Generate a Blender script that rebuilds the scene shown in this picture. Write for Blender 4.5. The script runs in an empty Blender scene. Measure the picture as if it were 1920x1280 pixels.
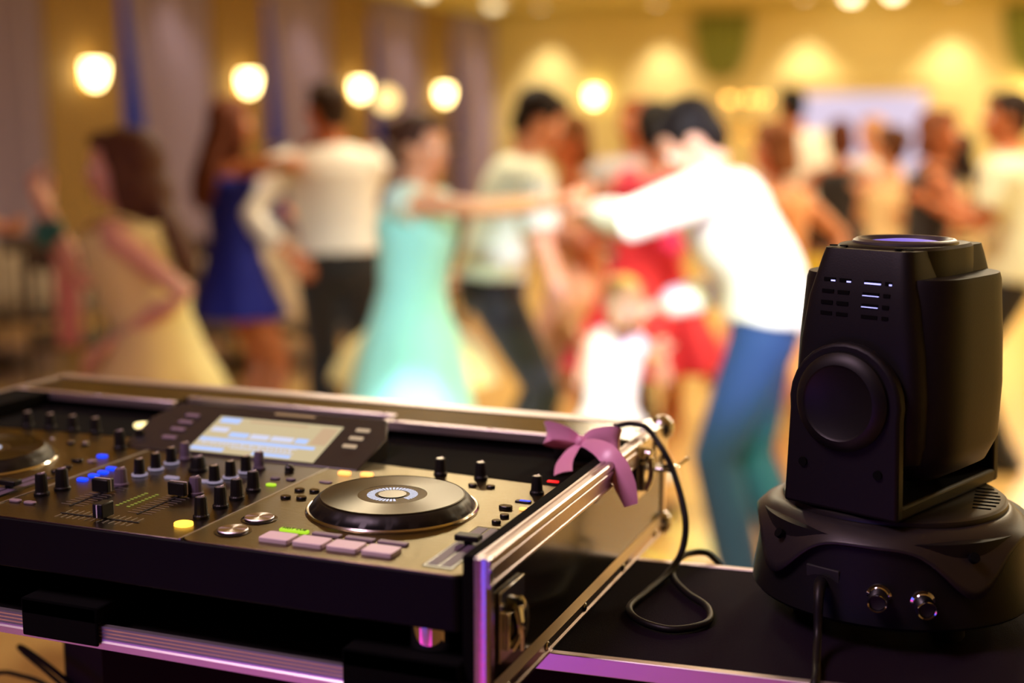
import bpy, bmesh, math, random
from mathutils import Vector, Matrix
random.seed(7)
PI = math.pi
V = Vector
SC = bpy.context.scene
COL = SC.collection

# ---------------------------------------------------------------- materials
def srgb(r, g, b):
    f = lambda c: (c/255/12.92) if c/255 <= .04045 else ((c/255+.055)/1.055)**2.4
    return (f(r), f(g), f(b), 1)
MATS = {}
def mat(name, col, rough=.5, metal=0, emit=None, es=0, spec=.5, sheen=0, noise=0, nscale=20, bump=0, bscale=200, bstretch=None, trans=0, alpha=1, sss=0, coat=0):
    if name in MATS: return MATS[name]
    m = bpy.data.materials.new(name); m.use_nodes = True
    nt = m.node_tree; b = nt.nodes['Principled BSDF']
    b.inputs['Base Color'].default_value = col
    b.inputs['Roughness'].default_value = rough
    b.inputs['Metallic'].default_value = metal
    b.inputs['Specular IOR Level'].default_value = spec
    if sheen: b.inputs['Sheen Weight'].default_value = sheen
    if trans: b.inputs['Transmission Weight'].default_value = trans
    if coat: b.inputs['Coat Weight'].default_value = coat; b.inputs['Coat Roughness'].default_value = .1
    if alpha < 1: b.inputs['Alpha'].default_value = alpha
    if sss: b.inputs['Subsurface Weight'].default_value = sss; b.inputs['Subsurface Radius'].default_value = (.02, .008, .004)
    if emit: b.inputs['Emission Color'].default_value = emit; b.inputs['Emission Strength'].default_value = es
    tc = None
    if noise or bump:
        tc = nt.nodes.new('ShaderNodeTexCoord')
    if noise:
        n = nt.nodes.new('ShaderNodeTexNoise'); n.inputs['Scale'].default_value = nscale; n.inputs['Detail'].default_value = 4
        nt.links.new(tc.outputs['Object'], n.inputs['Vector'])
        mx = nt.nodes.new('ShaderNodeMix'); mx.data_type = 'RGBA'
        mx.inputs[6].default_value = tuple(max(0, c*(1-noise)) for c in col[:3])+(1,)
        mx.inputs[7].default_value = tuple(min(1, c*(1+noise)) for c in col[:3])+(1,)
        nt.links.new(n.outputs['Fac'], mx.inputs[0]); nt.links.new(mx.outputs[2], b.inputs['Base Color'])
    if bump:
        n = nt.nodes.new('ShaderNodeTexNoise'); n.inputs['Scale'].default_value = bscale; n.inputs['Detail'].default_value = 3
        if bstretch:
            mp = nt.nodes.new('ShaderNodeMapping'); mp.inputs['Scale'].default_value = bstretch
            nt.links.new(tc.outputs['Object'], mp.inputs['Vector']); nt.links.new(mp.outputs['Vector'], n.inputs['Vector'])
        else: nt.links.new(tc.outputs['Object'], n.inputs['Vector'])
        bp = nt.nodes.new('ShaderNodeBump'); bp.inputs['Strength'].default_value = bump; bp.inputs['Distance'].default_value = .01
        nt.links.new(n.outputs['Fac'], bp.inputs['Height']); nt.links.new(bp.outputs['Normal'], b.inputs['Normal'])
    MATS[name] = m
    return m
def glow(name, col, s): return mat(name, tuple(c*.12 for c in col[:3])+(1,), emit=col, es=s, spec=.2)

M = {}
M['plate'] = mat('brushed_black_aluminium', (.225,.18,.088,1), .28, 1, bump=.12, bscale=60, bstretch=(1,18,1))
M['mixplate'] = mat('darkened_mixer_metal', (.15,.125,.10,1), .30, 1, bump=.06, bscale=60, bstretch=(1,18,1))  # deck metal darkened to carry the dimmer reflection at the mixer
M['blackpl'] = mat('black_plastic', (.005,.0045,.005,1), .45, spec=.3)
M['darkpl'] = mat('dark_plastic', (.006,.005,.006,1), .5, bump=.05, bscale=900, spec=.22)
M['gloss'] = mat('gloss_black_plastic', (.012,.012,.013,1), .12)
M['ctlbody'] = mat('controller_body_black', (.003,.003,.0035,1), .55, spec=.12)
M['rubber'] = mat('black_rubber', (.008,.008,.008,1), .7)
M['foam'] = mat('black_foam', (.002,.002,.002,1), .95, spec=.1)
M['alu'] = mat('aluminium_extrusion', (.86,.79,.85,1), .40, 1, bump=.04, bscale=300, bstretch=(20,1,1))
M['aluside'] = mat('dimmed_side_aluminium', (.44,.375,.40,1), .33, 1, bump=.04, bscale=300, bstretch=(20,1,1))  # same aluminium darkened to tone down its reflected highlights
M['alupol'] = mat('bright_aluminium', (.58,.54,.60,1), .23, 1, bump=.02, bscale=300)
M['chrome'] = mat('chrome', (.75,.75,.78,1), .08, 1)
M['steel'] = mat('zinc_hardware', (.5,.49,.5,1), .2, 1)
M['lam'] = mat('black_laminate', (.010,.009,.008,1), .16, spec=.35, coat=.12, bump=.01, bscale=500)
M['wood'] = mat('black_ply', (.010,.009,.010,1), .6, bump=.05, bscale=400)
M['silver'] = mat('silver_plastic', (.55,.53,.5,1), .3, .8)
M['white'] = mat('white_paint', (.75,.7,.75,1), .5)
M['greyknob'] = mat('grey_knob', srgb(92,80,100), .5)
M['pad'] = mat('frosted_pad', srgb(225,205,212), .45, emit=srgb(205,175,182), es=.02)  # faint emission stands in for light falling on the pads
M['padring'] = mat('grey_rubber_key', srgb(135,120,130), .5)
M['jogtop'] = mat('brushed_jog_disc', (.10,.09,.08,1), .26, 1)
M['jogside'] = mat('jog_rim_plastic', (.004,.0035,.004,1), .4, spec=.3)
M['ring'] = mat('jog_base_ring', (.6,.58,.55,1), .16, 1)
M['yel'] = glow('yellow_lit_button', (1,.52,.05,1), 2.6)
M['orange'] = glow('orange_lit_button', (1,.42,.10,1), 2.2)
M['blue'] = glow('blue_led', (.006,.05,1,1), 1.7)
M['green'] = glow('green_lit_button', (.50,.85,.03,1), .9)
M['red'] = glow('red_led', (1,.01,.01,1), 2)
M['whiteled'] = glow('white_led', (.75,.80,1,1), .8)
M['dimled'] = glow('dim_white_led', (.66,.56,.78,1), .36)
M['ledseg'] = glow('yellow_green_segment', (.6,.65,.10,1), .3)
M['paleyel'] = glow('pale_yellow_highlight', (1,.80,.35,1), 2.5)
M['skin'] = mat('skin', srgb(222,158,120), .5, sss=.1, noise=.06, nscale=12)
M['skintan'] = mat('tanned_skin', srgb(190,112,68), .5, sss=.1, noise=.06, nscale=12)
M['skinpale'] = mat('pale_skin', srgb(226,170,145), .5, sss=.1, noise=.06, nscale=12)
M['lip'] = mat('lips', srgb(170,70,65), .4)
M['eyew'] = mat('eye_white', srgb(235,230,225), .2)
M['iris'] = mat('dark_iris', (.03,.015,.01,1), .2)
def cloth(n, r, g, b, **k): 
    k.setdefault('noise', .06)
    return mat(n, srgb(r, g, b), .8, sheen=.2, bump=.25, bscale=14, **k)

# ---------------------------------------------------------------- mesh builder
class MB:
    def __init__(s): s.v = []; s.f = []
    def add(s, vs, fs):
        o = len(s.v); s.v += [tuple(p) for p in vs]; s.f += [tuple(i+o for i in f) for f in fs]
    def rings(s, rs, caps=(True, True), closed=False):
        n = len(rs[0]); o = len(s.v)
        for r in rs: s.v += [tuple(p) for p in r]
        m = len(rs)
        for i in range(m if closed else m-1):
            j = (i+1) % m
            for k in range(n):
                l = (k+1) % n
                s.f.append((o+i*n+k, o+i*n+l, o+j*n+l, o+j*n+k))
        if not closed:
            if caps[0]: s.f.append(tuple(o+k for k in range(n-1, -1, -1)))
            if caps[1]: s.f.append(tuple(o+(m-1)*n+k for k in range(n)))
    def box(s, x0, x1, y0, y1, z0, z1, mtx=None):
        vs = [V((x, y, z)) for z in (z0, z1) for y in (y0, y1) for x in (x0, x1)]
        if mtx: vs = [mtx @ p for p in vs]
        s.add(vs, [(0,2,3,1),(4,5,7,6),(0,1,5,4),(2,6,7,3),(0,4,6,2),(1,3,7,5)])
    def lathe(s, prof, n=32, c=(0,0,0), mtx=None, caps=(True, True)):
        rs = []
        for r, z in prof:
            ring = [V((c[0]+r*math.cos(2*PI*k/n), c[1]+r*math.sin(2*PI*k/n), c[2]+z)) for k in range(n)]
            if mtx: ring = [mtx @ p for p in ring]
            rs.append(ring)
        s.rings(rs, caps)
    def cyl(s, c, r, h, n=24, mtx=None, ch=.0):
        s.lathe([(r-ch, 0), (r, ch), (r, h-ch), (r-ch, h)] if ch else [(r, 0), (r, h)], n, c, mtx)
    def prism(s, poly, z0, z1, mtx=None):
        n = len(poly)
        vs = [V((x, y, z)) for z in (z0, z1) for x, y in poly]
        if mtx: vs = [mtx @ p for p in vs]
        s.add(vs, [tuple(range(n-1, -1, -1)), tuple(range(n, 2*n))]+[(k, (k+1) % n, n+(k+1) % n, n+k) for k in range(n)])
    def ell(s, c, r, R=None, n=16, m=10):
        c = V(c); R = R or Matrix.Identity(3); rs = []
        for i in range(1, m):
            t = PI*i/m
            rs.append([c + R @ V((r[0]*math.sin(t)*math.cos(2*PI*k/n), r[1]*math.sin(t)*math.sin(2*PI*k/n), -r[2]*math.cos(t))) for k in range(n)])
        o = len(s.v); s.rings(rs, (False, False))
        s.v.append(tuple(c + R @ V((0, 0, -r[2])))); s.v.append(tuple(c + R @ V((0, 0, r[2]))))
        a = len(s.v)-2
        for k in range(n):
            l = (k+1) % n
            s.f.append((a, o+l, o+k)); s.f.append((a+1, o+(m-2)*n+k, o+(m-2)*n+l))
    def tube(s, pts, rad, n=10, side=None, flat=1, caps=True, sub=0, roundcap=False, ripple=None):
        """loft through pts; rad scalar / list ; flat = b/a ratio or list; side = vector of the a axis"""
        pts = [V(p) for p in pts]
        if not isinstance(rad, (list, tuple)): rad = [rad]*len(pts)
        if not isinstance(flat, (list, tuple)): flat = [flat]*len(pts)
        rad = list(rad); flat = list(flat)
        if sub:
            P2 = []; R2 = []; F2 = []
            for i in range(len(pts)-1):
                p0 = pts[max(i-1, 0)]; p1 = pts[i]; p2 = pts[i+1]; p3 = pts[min(i+2, len(pts)-1)]
                for j in range(sub):
                    t = j/sub
                    P2.append(.5*((2*p1)+(p2-p0)*t+(2*p0-5*p1+4*p2-p3)*t*t+(-p0+3*p1-3*p2+p3)*t**3))
                    R2.append(rad[i]*(1-t)+rad[i+1]*t); F2.append(flat[i]*(1-t)+flat[i+1]*t)
            P2.append(pts[-1]); R2.append(rad[-1]); F2.append(flat[-1]); pts, rad, flat = P2, R2, F2
        if roundcap:
            d0 = (pts[0]-pts[1]).normalized(); d1 = (pts[-1]-pts[-2]).normalized()
            a, b = rad[0], rad[-1]
            pts = [pts[0]+d0*a*.9, pts[0]+d0*a*.6]+pts+[pts[-1]+d1*b*.6, pts[-1]+d1*b*.9]
            rad = [a*.42, a*.8]+rad+[b*.8, b*.42]; flat = [flat[0]]*2+flat+[flat[-1]]*2
        sd = V(side) if side is not None else None
        rs = []; prev = None
        for i, p in enumerate(pts):
            t = (pts[min(i+1, len(pts)-1)]-pts[max(i-1, 0)])
            t = t.normalized() if t.length > 1e-9 else V((0, 0, 1))
            ref = sd if sd is not None else (prev if prev is not None else (V((0, 0, 1)) if abs(t.z) < .9 else V((1, 0, 0))))
            u = ref - t*ref.dot(t)
            if u.length < 1e-6: u = V((1, 0, 0))
            u.normalize(); w = t.cross(u); prev = u
            ring = []
            for k in range(n):
                a = 2*PI*k/n; q = 1
                if ripple: q = 1+ripple[0]*(i/max(1, len(pts)-1))**1.5*math.sin(ripple[1]*a+ripple[2]*i)
                ring.append(p+u*(rad[i]*q*math.cos(a))+w*(rad[i]*flat[i]*q*math.sin(a)))
            rs.append(ring)
        s.rings(rs, (caps, caps))
    def build(s, name, m=None, parent=None, smooth=True, bevel=0, seg=2, remesh=0, solid=0, angle=40, smoothit=0, mtx=None):
        me = bpy.data.meshes.new(name)
        vs = s.v if mtx is None else [tuple(mtx @ V(p)) for p in s.v]
        me.from_pydata(vs, [], s.f); me.update()
        bm = bmesh.new(); bm.from_mesh(me); bmesh.ops.recalc_face_normals(bm, faces=bm.faces); bm.to_mesh(me); bm.free()
        o = bpy.data.objects.new(name, me); COL.objects.link(o)
        if m: me.materials.append(m)
        if parent: o.parent = parent
        if remesh:
            r = o.modifiers.new('r', 'REMESH'); r.mode = 'VOXEL'; r.voxel_size = remesh; r.use_smooth_shade = True
            if smoothit:
                q = o.modifiers.new('s', 'SMOOTH'); q.iterations = smoothit; q.factor = .5
        if solid:
            q = o.modifiers.new('so', 'SOLIDIFY'); q.thickness = solid; q.offset = 0
        if bevel:
            q = o.modifiers.new('b', 'BEVEL'); q.width = bevel; q.segments = seg; q.limit_method = 'ANGLE'; q.angle_limit = math.radians(35); q.harden_normals = False
        if smooth:
            me.polygons.foreach_set('use_smooth', [True]*len(me.polygons))
            try: me.set_sharp_from_angle(angle=math.radians(angle))
            except Exception: pass
        return o
def tag(o, label=None, cat=None, group=None, kind=None):
    if label: o['label'] = label
    if cat: o['category'] = cat
    if group: o['group'] = group
    if kind: o['kind'] = kind
    return o
def empty(name, loc=(0,0,0), rz=0, label=None, cat=None, group=None, parent=None):
    o = bpy.data.objects.new(name, None); COL.objects.link(o); o.location = loc; o.rotation_euler = (0,0,rz)
    o.empty_display_size = .05
    if parent: o.parent = parent
    return tag(o, label, cat, group)
def copytree(o, parent=None):
    c = o.copy(); COL.objects.link(c); c.parent = parent
    for ch in o.children: copytree(ch, c)
    return c
def bx(name, m, parent, x0, x1, y0, y1, z0, z1, bevel=.001, **k):
    q = MB(); q.box(x0, x1, y0, y1, z0, z1); return q.build(name, m, parent, bevel=bevel, **k)
def text(name, s, size, m, parent, loc, rot=(0,0,0), ext=.0002):
    c = bpy.data.curves.new(name, 'FONT'); c.body = s; c.size = size; c.extrude = ext; c.align_x = 'CENTER'; c.align_y = 'CENTER'
    t_ = bpy.data.objects.new(name, c); me = bpy.data.meshes.new_from_object(t_); bpy.data.objects.remove(t_); me.materials.clear(); me.materials.append(m); o = bpy.data.objects.new(name, me); COL.objects.link(o); o.parent = parent; o.location = loc; o.rotation_euler = rot
    return o

# ================================================================ THE ROOM
XL, XR, YB, YF, ZC = -7.9, 5.0, 19.4, -3.0, 3.35
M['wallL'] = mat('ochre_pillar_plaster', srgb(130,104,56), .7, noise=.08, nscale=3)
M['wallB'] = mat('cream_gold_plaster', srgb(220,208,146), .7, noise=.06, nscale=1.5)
M['ceil'] = mat('olive_cream_ceiling', srgb(206,196,130), .8)
M['floor'] = mat('polished_tan_floor', srgb(214,176,112), .22, noise=.06, nscale=2)
M['glass'] = mat('window_glass', (.8,.85,1,1), .02, trans=1)
M['curtain'] = mat('lilac_sheer_curtain', srgb(150,138,168), .9, sheen=.2)
M['frame'] = mat('cream_frame', srgb(225,205,165), .5)
def struct(name, q, m, parent=None, **k):
    o = q.build(name, m, parent, **k)
    if not parent: o['kind'] = 'structure'
    return o
q = MB(); q.box(XL-.3, XR+.2, YF-.2, YB+.2, -.15, 0); struct('floor', q, M['floor'], smooth=False)
q = MB(); q.box(XL-.3, XR+.2, YF-.2, YB+.2, ZC, ZC+.15); struct('ceiling', q, M['ceil'], smooth=False)
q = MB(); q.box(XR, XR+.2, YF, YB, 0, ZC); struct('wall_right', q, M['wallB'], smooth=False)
q = MB(); q.box(XL-.3, XR+.2, YF-.2, YF, 0, ZC); struct('wall_front', q, mat('dark_stage_wall', srgb(60,42,40), .8), smooth=False)
SCY = [4.82, 7.31, 9.80, 12.28, 14.77, 17.28]       # wall lamps on the pillars
# left wall: pillars and window bays
q = MB(); edges = []
ys = [YF]+sum([[y-.52, y+.5] for y in SCY], [])+[YB]
bays = []
for i in range(0, len(ys)-1):
    a, b = ys[i], ys[i+1]
    if i % 2 == 1: q.box(XL-.3, XL, a, b, 0, ZC)             # pillar
    elif i == 0 : q.box(XL-.3, XL-.12, a, b, 0, ZC)
    else:
        q.box(XL-.3, XL-.12, a, b, 0, .45); q.box(XL-.3, XL-.12, a, b, 3.05, ZC); bays.append((a, b))
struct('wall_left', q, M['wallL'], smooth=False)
q = MB(); q.box(XL-.3, XR+.2, YB, YB+.2, 0, ZC); q.box(-1.42, -1.12, YB-.06, YB, 0, 2.35); q.box(-3.5, -1.42, YB-.06, YB, 2.2, 2.35)
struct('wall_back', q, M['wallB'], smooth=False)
q = MB(); q.box(XL, XR, YB-.16, YB, ZC-.14, ZC); q.box(XL, XL+.12, 0, YB-.16, ZC-.12, ZC)
struct('trim_1', q, M['ceil'], bevel=.03)
q = MB(); q.box(-7.9, XR, YB-.03, YB, 0, .14); struct('baseboard_back', q, M['frame'])
for i, (a, b) in enumerate(bays):
    q = MB()
    for yy in (a, b-.06, (a+b)/2-.025): q.box(XL-.24, XL-.18, yy, yy+(.06 if yy != (a+b)/2-.025 else .05), .45, 3.05)
    for zz in (.45, 1.3, 2.99): q.box(XL-.24, XL-.18, a, b, zz, zz+.06)
    w = struct('window_%d' % (i+1), q, M['frame'], bevel=.005)
    q = MB(); q.box(XL-.215, XL-.209, a, b, .45, 3.05); q.build('pane', M['glass'], w)
    # curtain: pleated sheer drape drawn to the far side of the bay, a slit of window left bare on the near side
    q = MB(); n = 90; rows = []
    for zt in range(13):
        z = 3.25-zt*.265; f = zt/12
        near = a+.06+.26*min(1, f*1.8)
        row = []
        for k in range(n+1):
            t = k/n; y = near+(b+.02-near)*t
            row.append(V((XL-.03+.035*math.sin(t*58+f*1.2)+.02*math.sin(t*17+2*f), y, z)))
        rows.append(row)
    for r in rows: q.v += [tuple(p) for p in r]
    for r in range(12):
        for k in range(n): q.f.append((r*(n+1)+k, r*(n+1)+k+1, (r+1)*(n+1)+k+1, (r+1)*(n+1)+k))
    c = q.build('curtain', M['curtain'], solid=.004)
    pos = ['at the far left edge of the picture', 'left of the first lit wall lamp', 'between the first and second lit wall lamps', 'between the second and third lit wall lamps', 'between the third and fourth lit wall lamps', 'beyond the fourth wall lamp, in the corner'][min(5, i)]
    tag(c, 'pleated lilac sheer curtain %s' % pos, 'curtain', 'curtains along the left wall')
# wall lamps
def sconce(x, y, z, rz, label):
    t = empty('wall_lamp', (x, y, z), rz, label, 'lamp', 'glowing wall lamps')
    q = MB(); q.box(-.05, .05, 0, .02, -.13, .12); q.tube([(0, .02, -.1), (0, .07, -.12), (0, .08, -.085)], .009); q.build('bracket', mat('brass', (.6,.42,.15,1), .25, 1), t, bevel=.003)
    q = MB(); q.lathe([(.03, -.09), (.062, -.05), (.082, .02), (.088, .11)], 24, (0, .10, 0), caps=(True, False)); q.build('lamp_shade', glow('warm_lamp_glass', (1,.72,.28,1), 16), t, solid=.003)
    return t
names = ['leftmost glowing wall lamp, on the ochre pillar above the yellow dress', 'glowing wall lamp on the pillar above the woman in blue', 'glowing wall lamp right above the man with black trousers and white shirt', 'fourth glowing wall lamp, above the woman in mint, nearest the room corner']
for y, l in zip(SCY[2:], names): sconce(XL, y, 2.02, -PI/2, l)
sconce(-6.27, YB, 2.02, PI, 'single glowing lamp on the back wall above the coral dress')
sconce(-.29, YB, 1.93, PI, 'glowing back wall lamp cut by the right picture edge')
def pt(name, kind, loc, power, col, size=.1, rot=None, spot=None, blend=.5, shape='DISK'):
    l = bpy.data.lights.new(name, kind); l.energy = power; l.color = col
    if kind == 'AREA': l.shape = shape; l.size = size
    else: l.shadow_soft_size = size
    if spot: l.spot_size = math.radians(spot); l.spot_blend = blend
    o = bpy.data.objects.new(name, l); COL.objects.link(o); o.location = loc
    if rot is not None: o.rotation_euler = rot
    return o
def aim(o, tgt):
    d = V(tgt)-o.location; o.rotation_euler = d.to_track_quat('-Z', 'Y').to_euler(); return o
# downlights close to the walls: a fitting in the ceiling and its beam
dlab = 'small recessed ceiling spotlight %s'
def downlight(x, y, label, power=190):
    t = empty('ceiling_spotlight', (x, y, ZC), 0, label, 'spotlight', 'recessed spotlights near the walls')
    q = MB(); q.lathe([(.075, 0), (.08, -.012), (.055, -.014), (.05, -.002)], 24); q.build('rim', M['frame'], t)
    q = MB(); q.cyl((0, 0, -.012), .048, .008, 20); q.build('bulb', glow('warm_bulb', (1,.78,.45,1), 9), t)
    l = pt('spot_beam', 'SPOT', (x, y, ZC-.03), power, (1,.80,.60), .03, (0,0,0), 80, .8)
for (x, lab) in ((-7.0, 'at the left end of the back wall'), (-5.24, 'over the back wall, second from the left corner'), (-3.15, 'over the back wall above the lilac panel'), (-1.22, 'over the back wall right of the lilac panel')):
    downlight(x, YB-.42, dlab % lab)
for i, y in enumerate([(SCY[k]+SCY[k+1])/2 for k in range(2, 5)]+[18.6]):
    downlight(XL+.42, y, dlab % ['over the curtain between first and second wall lamps', 'over the curtain between second and third wall lamps', 'over the curtain between third and fourth wall lamps', 'in the far left corner'][i], 60)
# mid-ceiling lamps that show as pale discs at the top edge
for (x, y, lab) in ((-2.50, 18.85, 'left of the two bright round ceiling lamps at the top right'), (-1.93, 18.65, 'right of the two bright round ceiling lamps at the top right'), (-7.45, 18.2, 'pale round ceiling lamp near the far room corner'), (-7.55, 16.2, 'round ceiling lamp above the curtains left of the far corner')):
    q = MB(); q.lathe([(.10, 0), (.10, -.05), (.07, -.09), (.0, -.10)], 24, (x, y, ZC)); o = q.build('ceiling_lamp', glow('pale_lamp_%d' % (x > -3), (1,.80,.45,1), 7 if x > -3 else 2.2)); tag(o, lab, 'lamp', 'round ceiling lamps')
# globe and stand made up for a pale disc of light by the windows
t = empty('light_disc_globe', (-6.0, 11.9, 0), 0, 'glowing globe for a pale yellow light disc between the third and fourth wall lamps', 'lamp')
q = MB(); q.lathe([(.16, 0), (.16, .02), (.02, .035), (.015, .04)], 24); q.build('base', M['steel'], t)
q = MB(); q.cyl((0, 0, .035), .012, 1.70, 12); q.build('pole', M['steel'], t)
q = MB(); q.ell((0, 0, 1.84), (.11, .11, .11)); q.build('globe', glow('globe_glass', (1,.68,.25,1), 2.6), t)
# chandelier-like gold wall cluster
t = empty('gold_candelabra', (-3.1, 15.0, 0), 0, 'tall gold candelabra glinting between the two men in white', 'candelabra')
gm = mat('polished_gold', (.85,.55,.12,1), .2, 1)
q = MB(); q.lathe([(.2, 0), (.2, .03), (.03, .08), (.02, .6), (.035, .7), (.02, .8), (.015, 1.75)], 24); q.build('stand', gm, t)
for k in range(5):
    a = k*2*PI/5; x, y = .22*math.cos(a), .22*math.sin(a)
    q = MB(); q.tube([(0, 0, 1.5), (x*.6, y*.6, 1.45), (x, y, 1.6), (x, y, 1.72)], .012, sub=4); q.cyl((x, y, 1.72), .035, .02, 12); q.build('arm', gm, t)
    q = MB(); q.cyl((x, y, 1.74), .012, .12, 10); q.build('candle', mat('ivory_wax', srgb(240,225,190), .5), t)
    q = MB(); q.ell((x, y, 1.885), (.014, .014, .03), n=10, m=6); q.build('flame', glow('flame', (1,.5,.1,1), 14), t)
# glowing panel put on the back wall in place of a bright opening
t = empty('bright_opening_panel', (-2.37, YB-.022, 1.40), 0, 'pale lilac lit panel for a bright opening low on the back wall behind the dancers', 'screen')
q = MB(); q.box(-.9, .9, -.02, .02, -.75, .68); q.build('casing', M['frame'], t, bevel=.005)
q = MB(); q.box(-.86, .86, -.026, -.021, -.71, .64); q.build('screen', glow('lilac_opening_glow', (.68,.60,.80,1), .95), t)
# green drapes on the back wall
gr = cloth('sage_green_drape', 138, 150, 70)
for x, lab in ((-4.35, 'olive green drape on the back wall beside the lone wall lamp'), (-.15, 'olive green drape on the back wall at the far right')):
    q = MB(); n = 40
    for zt, w in ((3.2, .42), (2.9, .40), (2.55, .33), (2.3, .2)):
        for k in range(n+1): q.v.append((x-w+2*w*k/n, YB-.10+.03*math.sin(k*.9), zt))
    for r in range(3):
        for k in range(n): q.f.append((r*(n+1)+k, r*(n+1)+k+1, (r+1)*(n+1)+k+1, (r+1)*(n+1)+k))
    tag(q.build('wall_drape', gr, solid=.01), lab, 'drape', 'green wall drapes')

# ---- banquet tables and covered chairs along the left wall
M['linen'] = cloth('white_linen', 190, 172, 150); M['cream'] = cloth('cream_chair_cover', 232, 214, 150)
M['pink'] = cloth('dusty_pink_sash', 158, 84, 92); M['darkwood'] = mat('dark_wood', (.03,.014,.008,1), .4)
def btable(x, y, label, r=.8):
    t = empty('banquet_table', (x, y, 0), 0, label, 'table', 'banquet tables by the windows')
    q = MB(); rs = []
    for z, rr, rp in ((.76, .001, 0), (.76, r-.02, 0), (.75, r, .0), (.68, r+.01, .006), (.50, r+.03, .02), (.36, r+.045, .035)):
        rs.append([V((rr*math.cos(a)+rp*math.cos(a)*math.sin(14*a), rr*math.sin(a)+rp*math.sin(a)*math.sin(14*a), z)) for a in [2*PI*k/96 for k in range(96)]])
    q.rings(rs, (True, False)); q.build('tablecloth', M['linen'], t, solid=.004)
    q = MB(); q.lathe([(r-.05, .72), (r-.05, .745)], 48); q.build('tabletop', M['darkwood'], t)
    q = MB(); q.lathe([(.3, 0), (.3, .03), (.05, .08), (.05, .72)], 24); q.build('pedestal', M['darkwood'], t)
    return t
btable(-6.5, 6.9, 'round table under white cloth at the left picture edge'); btable(-4.8, 7.6, 'round white-clothed table behind the woman in blue')
def chair(x, y, rz, label, cover=True, sash=True, group='chairs around the banquet tables', cm=None):
    t = empty('banquet_chair', (x, y, 0), rz, label, 'chair', group)
    for sx in (-1, 1):
        for sy in (-1, 1):
            q = MB(); q.tube([(sx*.19, sy*.19, 0), (sx*.185, sy*.185, .44)], [.014, .018], 8); q.build('leg', M['darkwood'], t)
    q = MB(); q.box(-.21, .21, -.21, .21, .44, .49); q.build('seat', cm if cover else M['darkwood'], t, bevel=.02)
    if cover:
        q = MB(); q.prism([(-.22, -.205), (.22, -.205), (.215, -.25), (-.215, -.25)], .1, .95); q.build('backrest', cm, t, bevel=.02)
        q = MB(); q.box(-.225, .225, .205, .215, .08, .46); q.box(-.225, -.215, -.2, .21, .08, .46); q.box(.215, .225, -.2, .21, .08, .46); q.build('skirt', cm, t)
    else:
        q = MB(); q.box(-.21, -.18, -.215, -.185, .49, .95); q.box(.18, .21, -.215, -.185, .49, .95); q.box(-.18, .18, -.21, -.19, .85, .95)
        for xx in (-.11, -.04, .03, .10): q.box(xx, xx+.02, -.205, -.195, .49, .86)
        q.build('backrest', M['darkwood'], t, bevel=.004)
    if sash:
        q = MB(); q.box(-.058, .058, -.232, -.220, .46, .955); q.box(-.07, .07, -.225, -.175, .95, .962); q.box(-.065, .065, -.182, -.172, .62, .955)
        q.build('sash', M['pink'], t, bevel=.005)
    return t
dk = M['darkwood']
chair(-4.7, 5.6, math.radians(40), 'dark chair with a pink sash hanging, left behind the girl in yellow', cover=False)
for x, y, r, l in ((-4.2, 6.1, 200, 'dark slatted chair left of the woman in blue'), (-3.62, 6.4, 150, 'dark slatted chair behind the woman in blue'), (-3.3, 6.9, 60, 'dark slatted chair between the woman in blue and the man in white'), (-5.6, 6.3, 60, 'dark slatted chair at the white table by the left picture edge'), (-4.7, 6.3, 190, 'dark slatted chair behind the back of the girl in yellow')):
    chair(x, y, math.radians(r), l, cover=False, sash=False)
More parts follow.
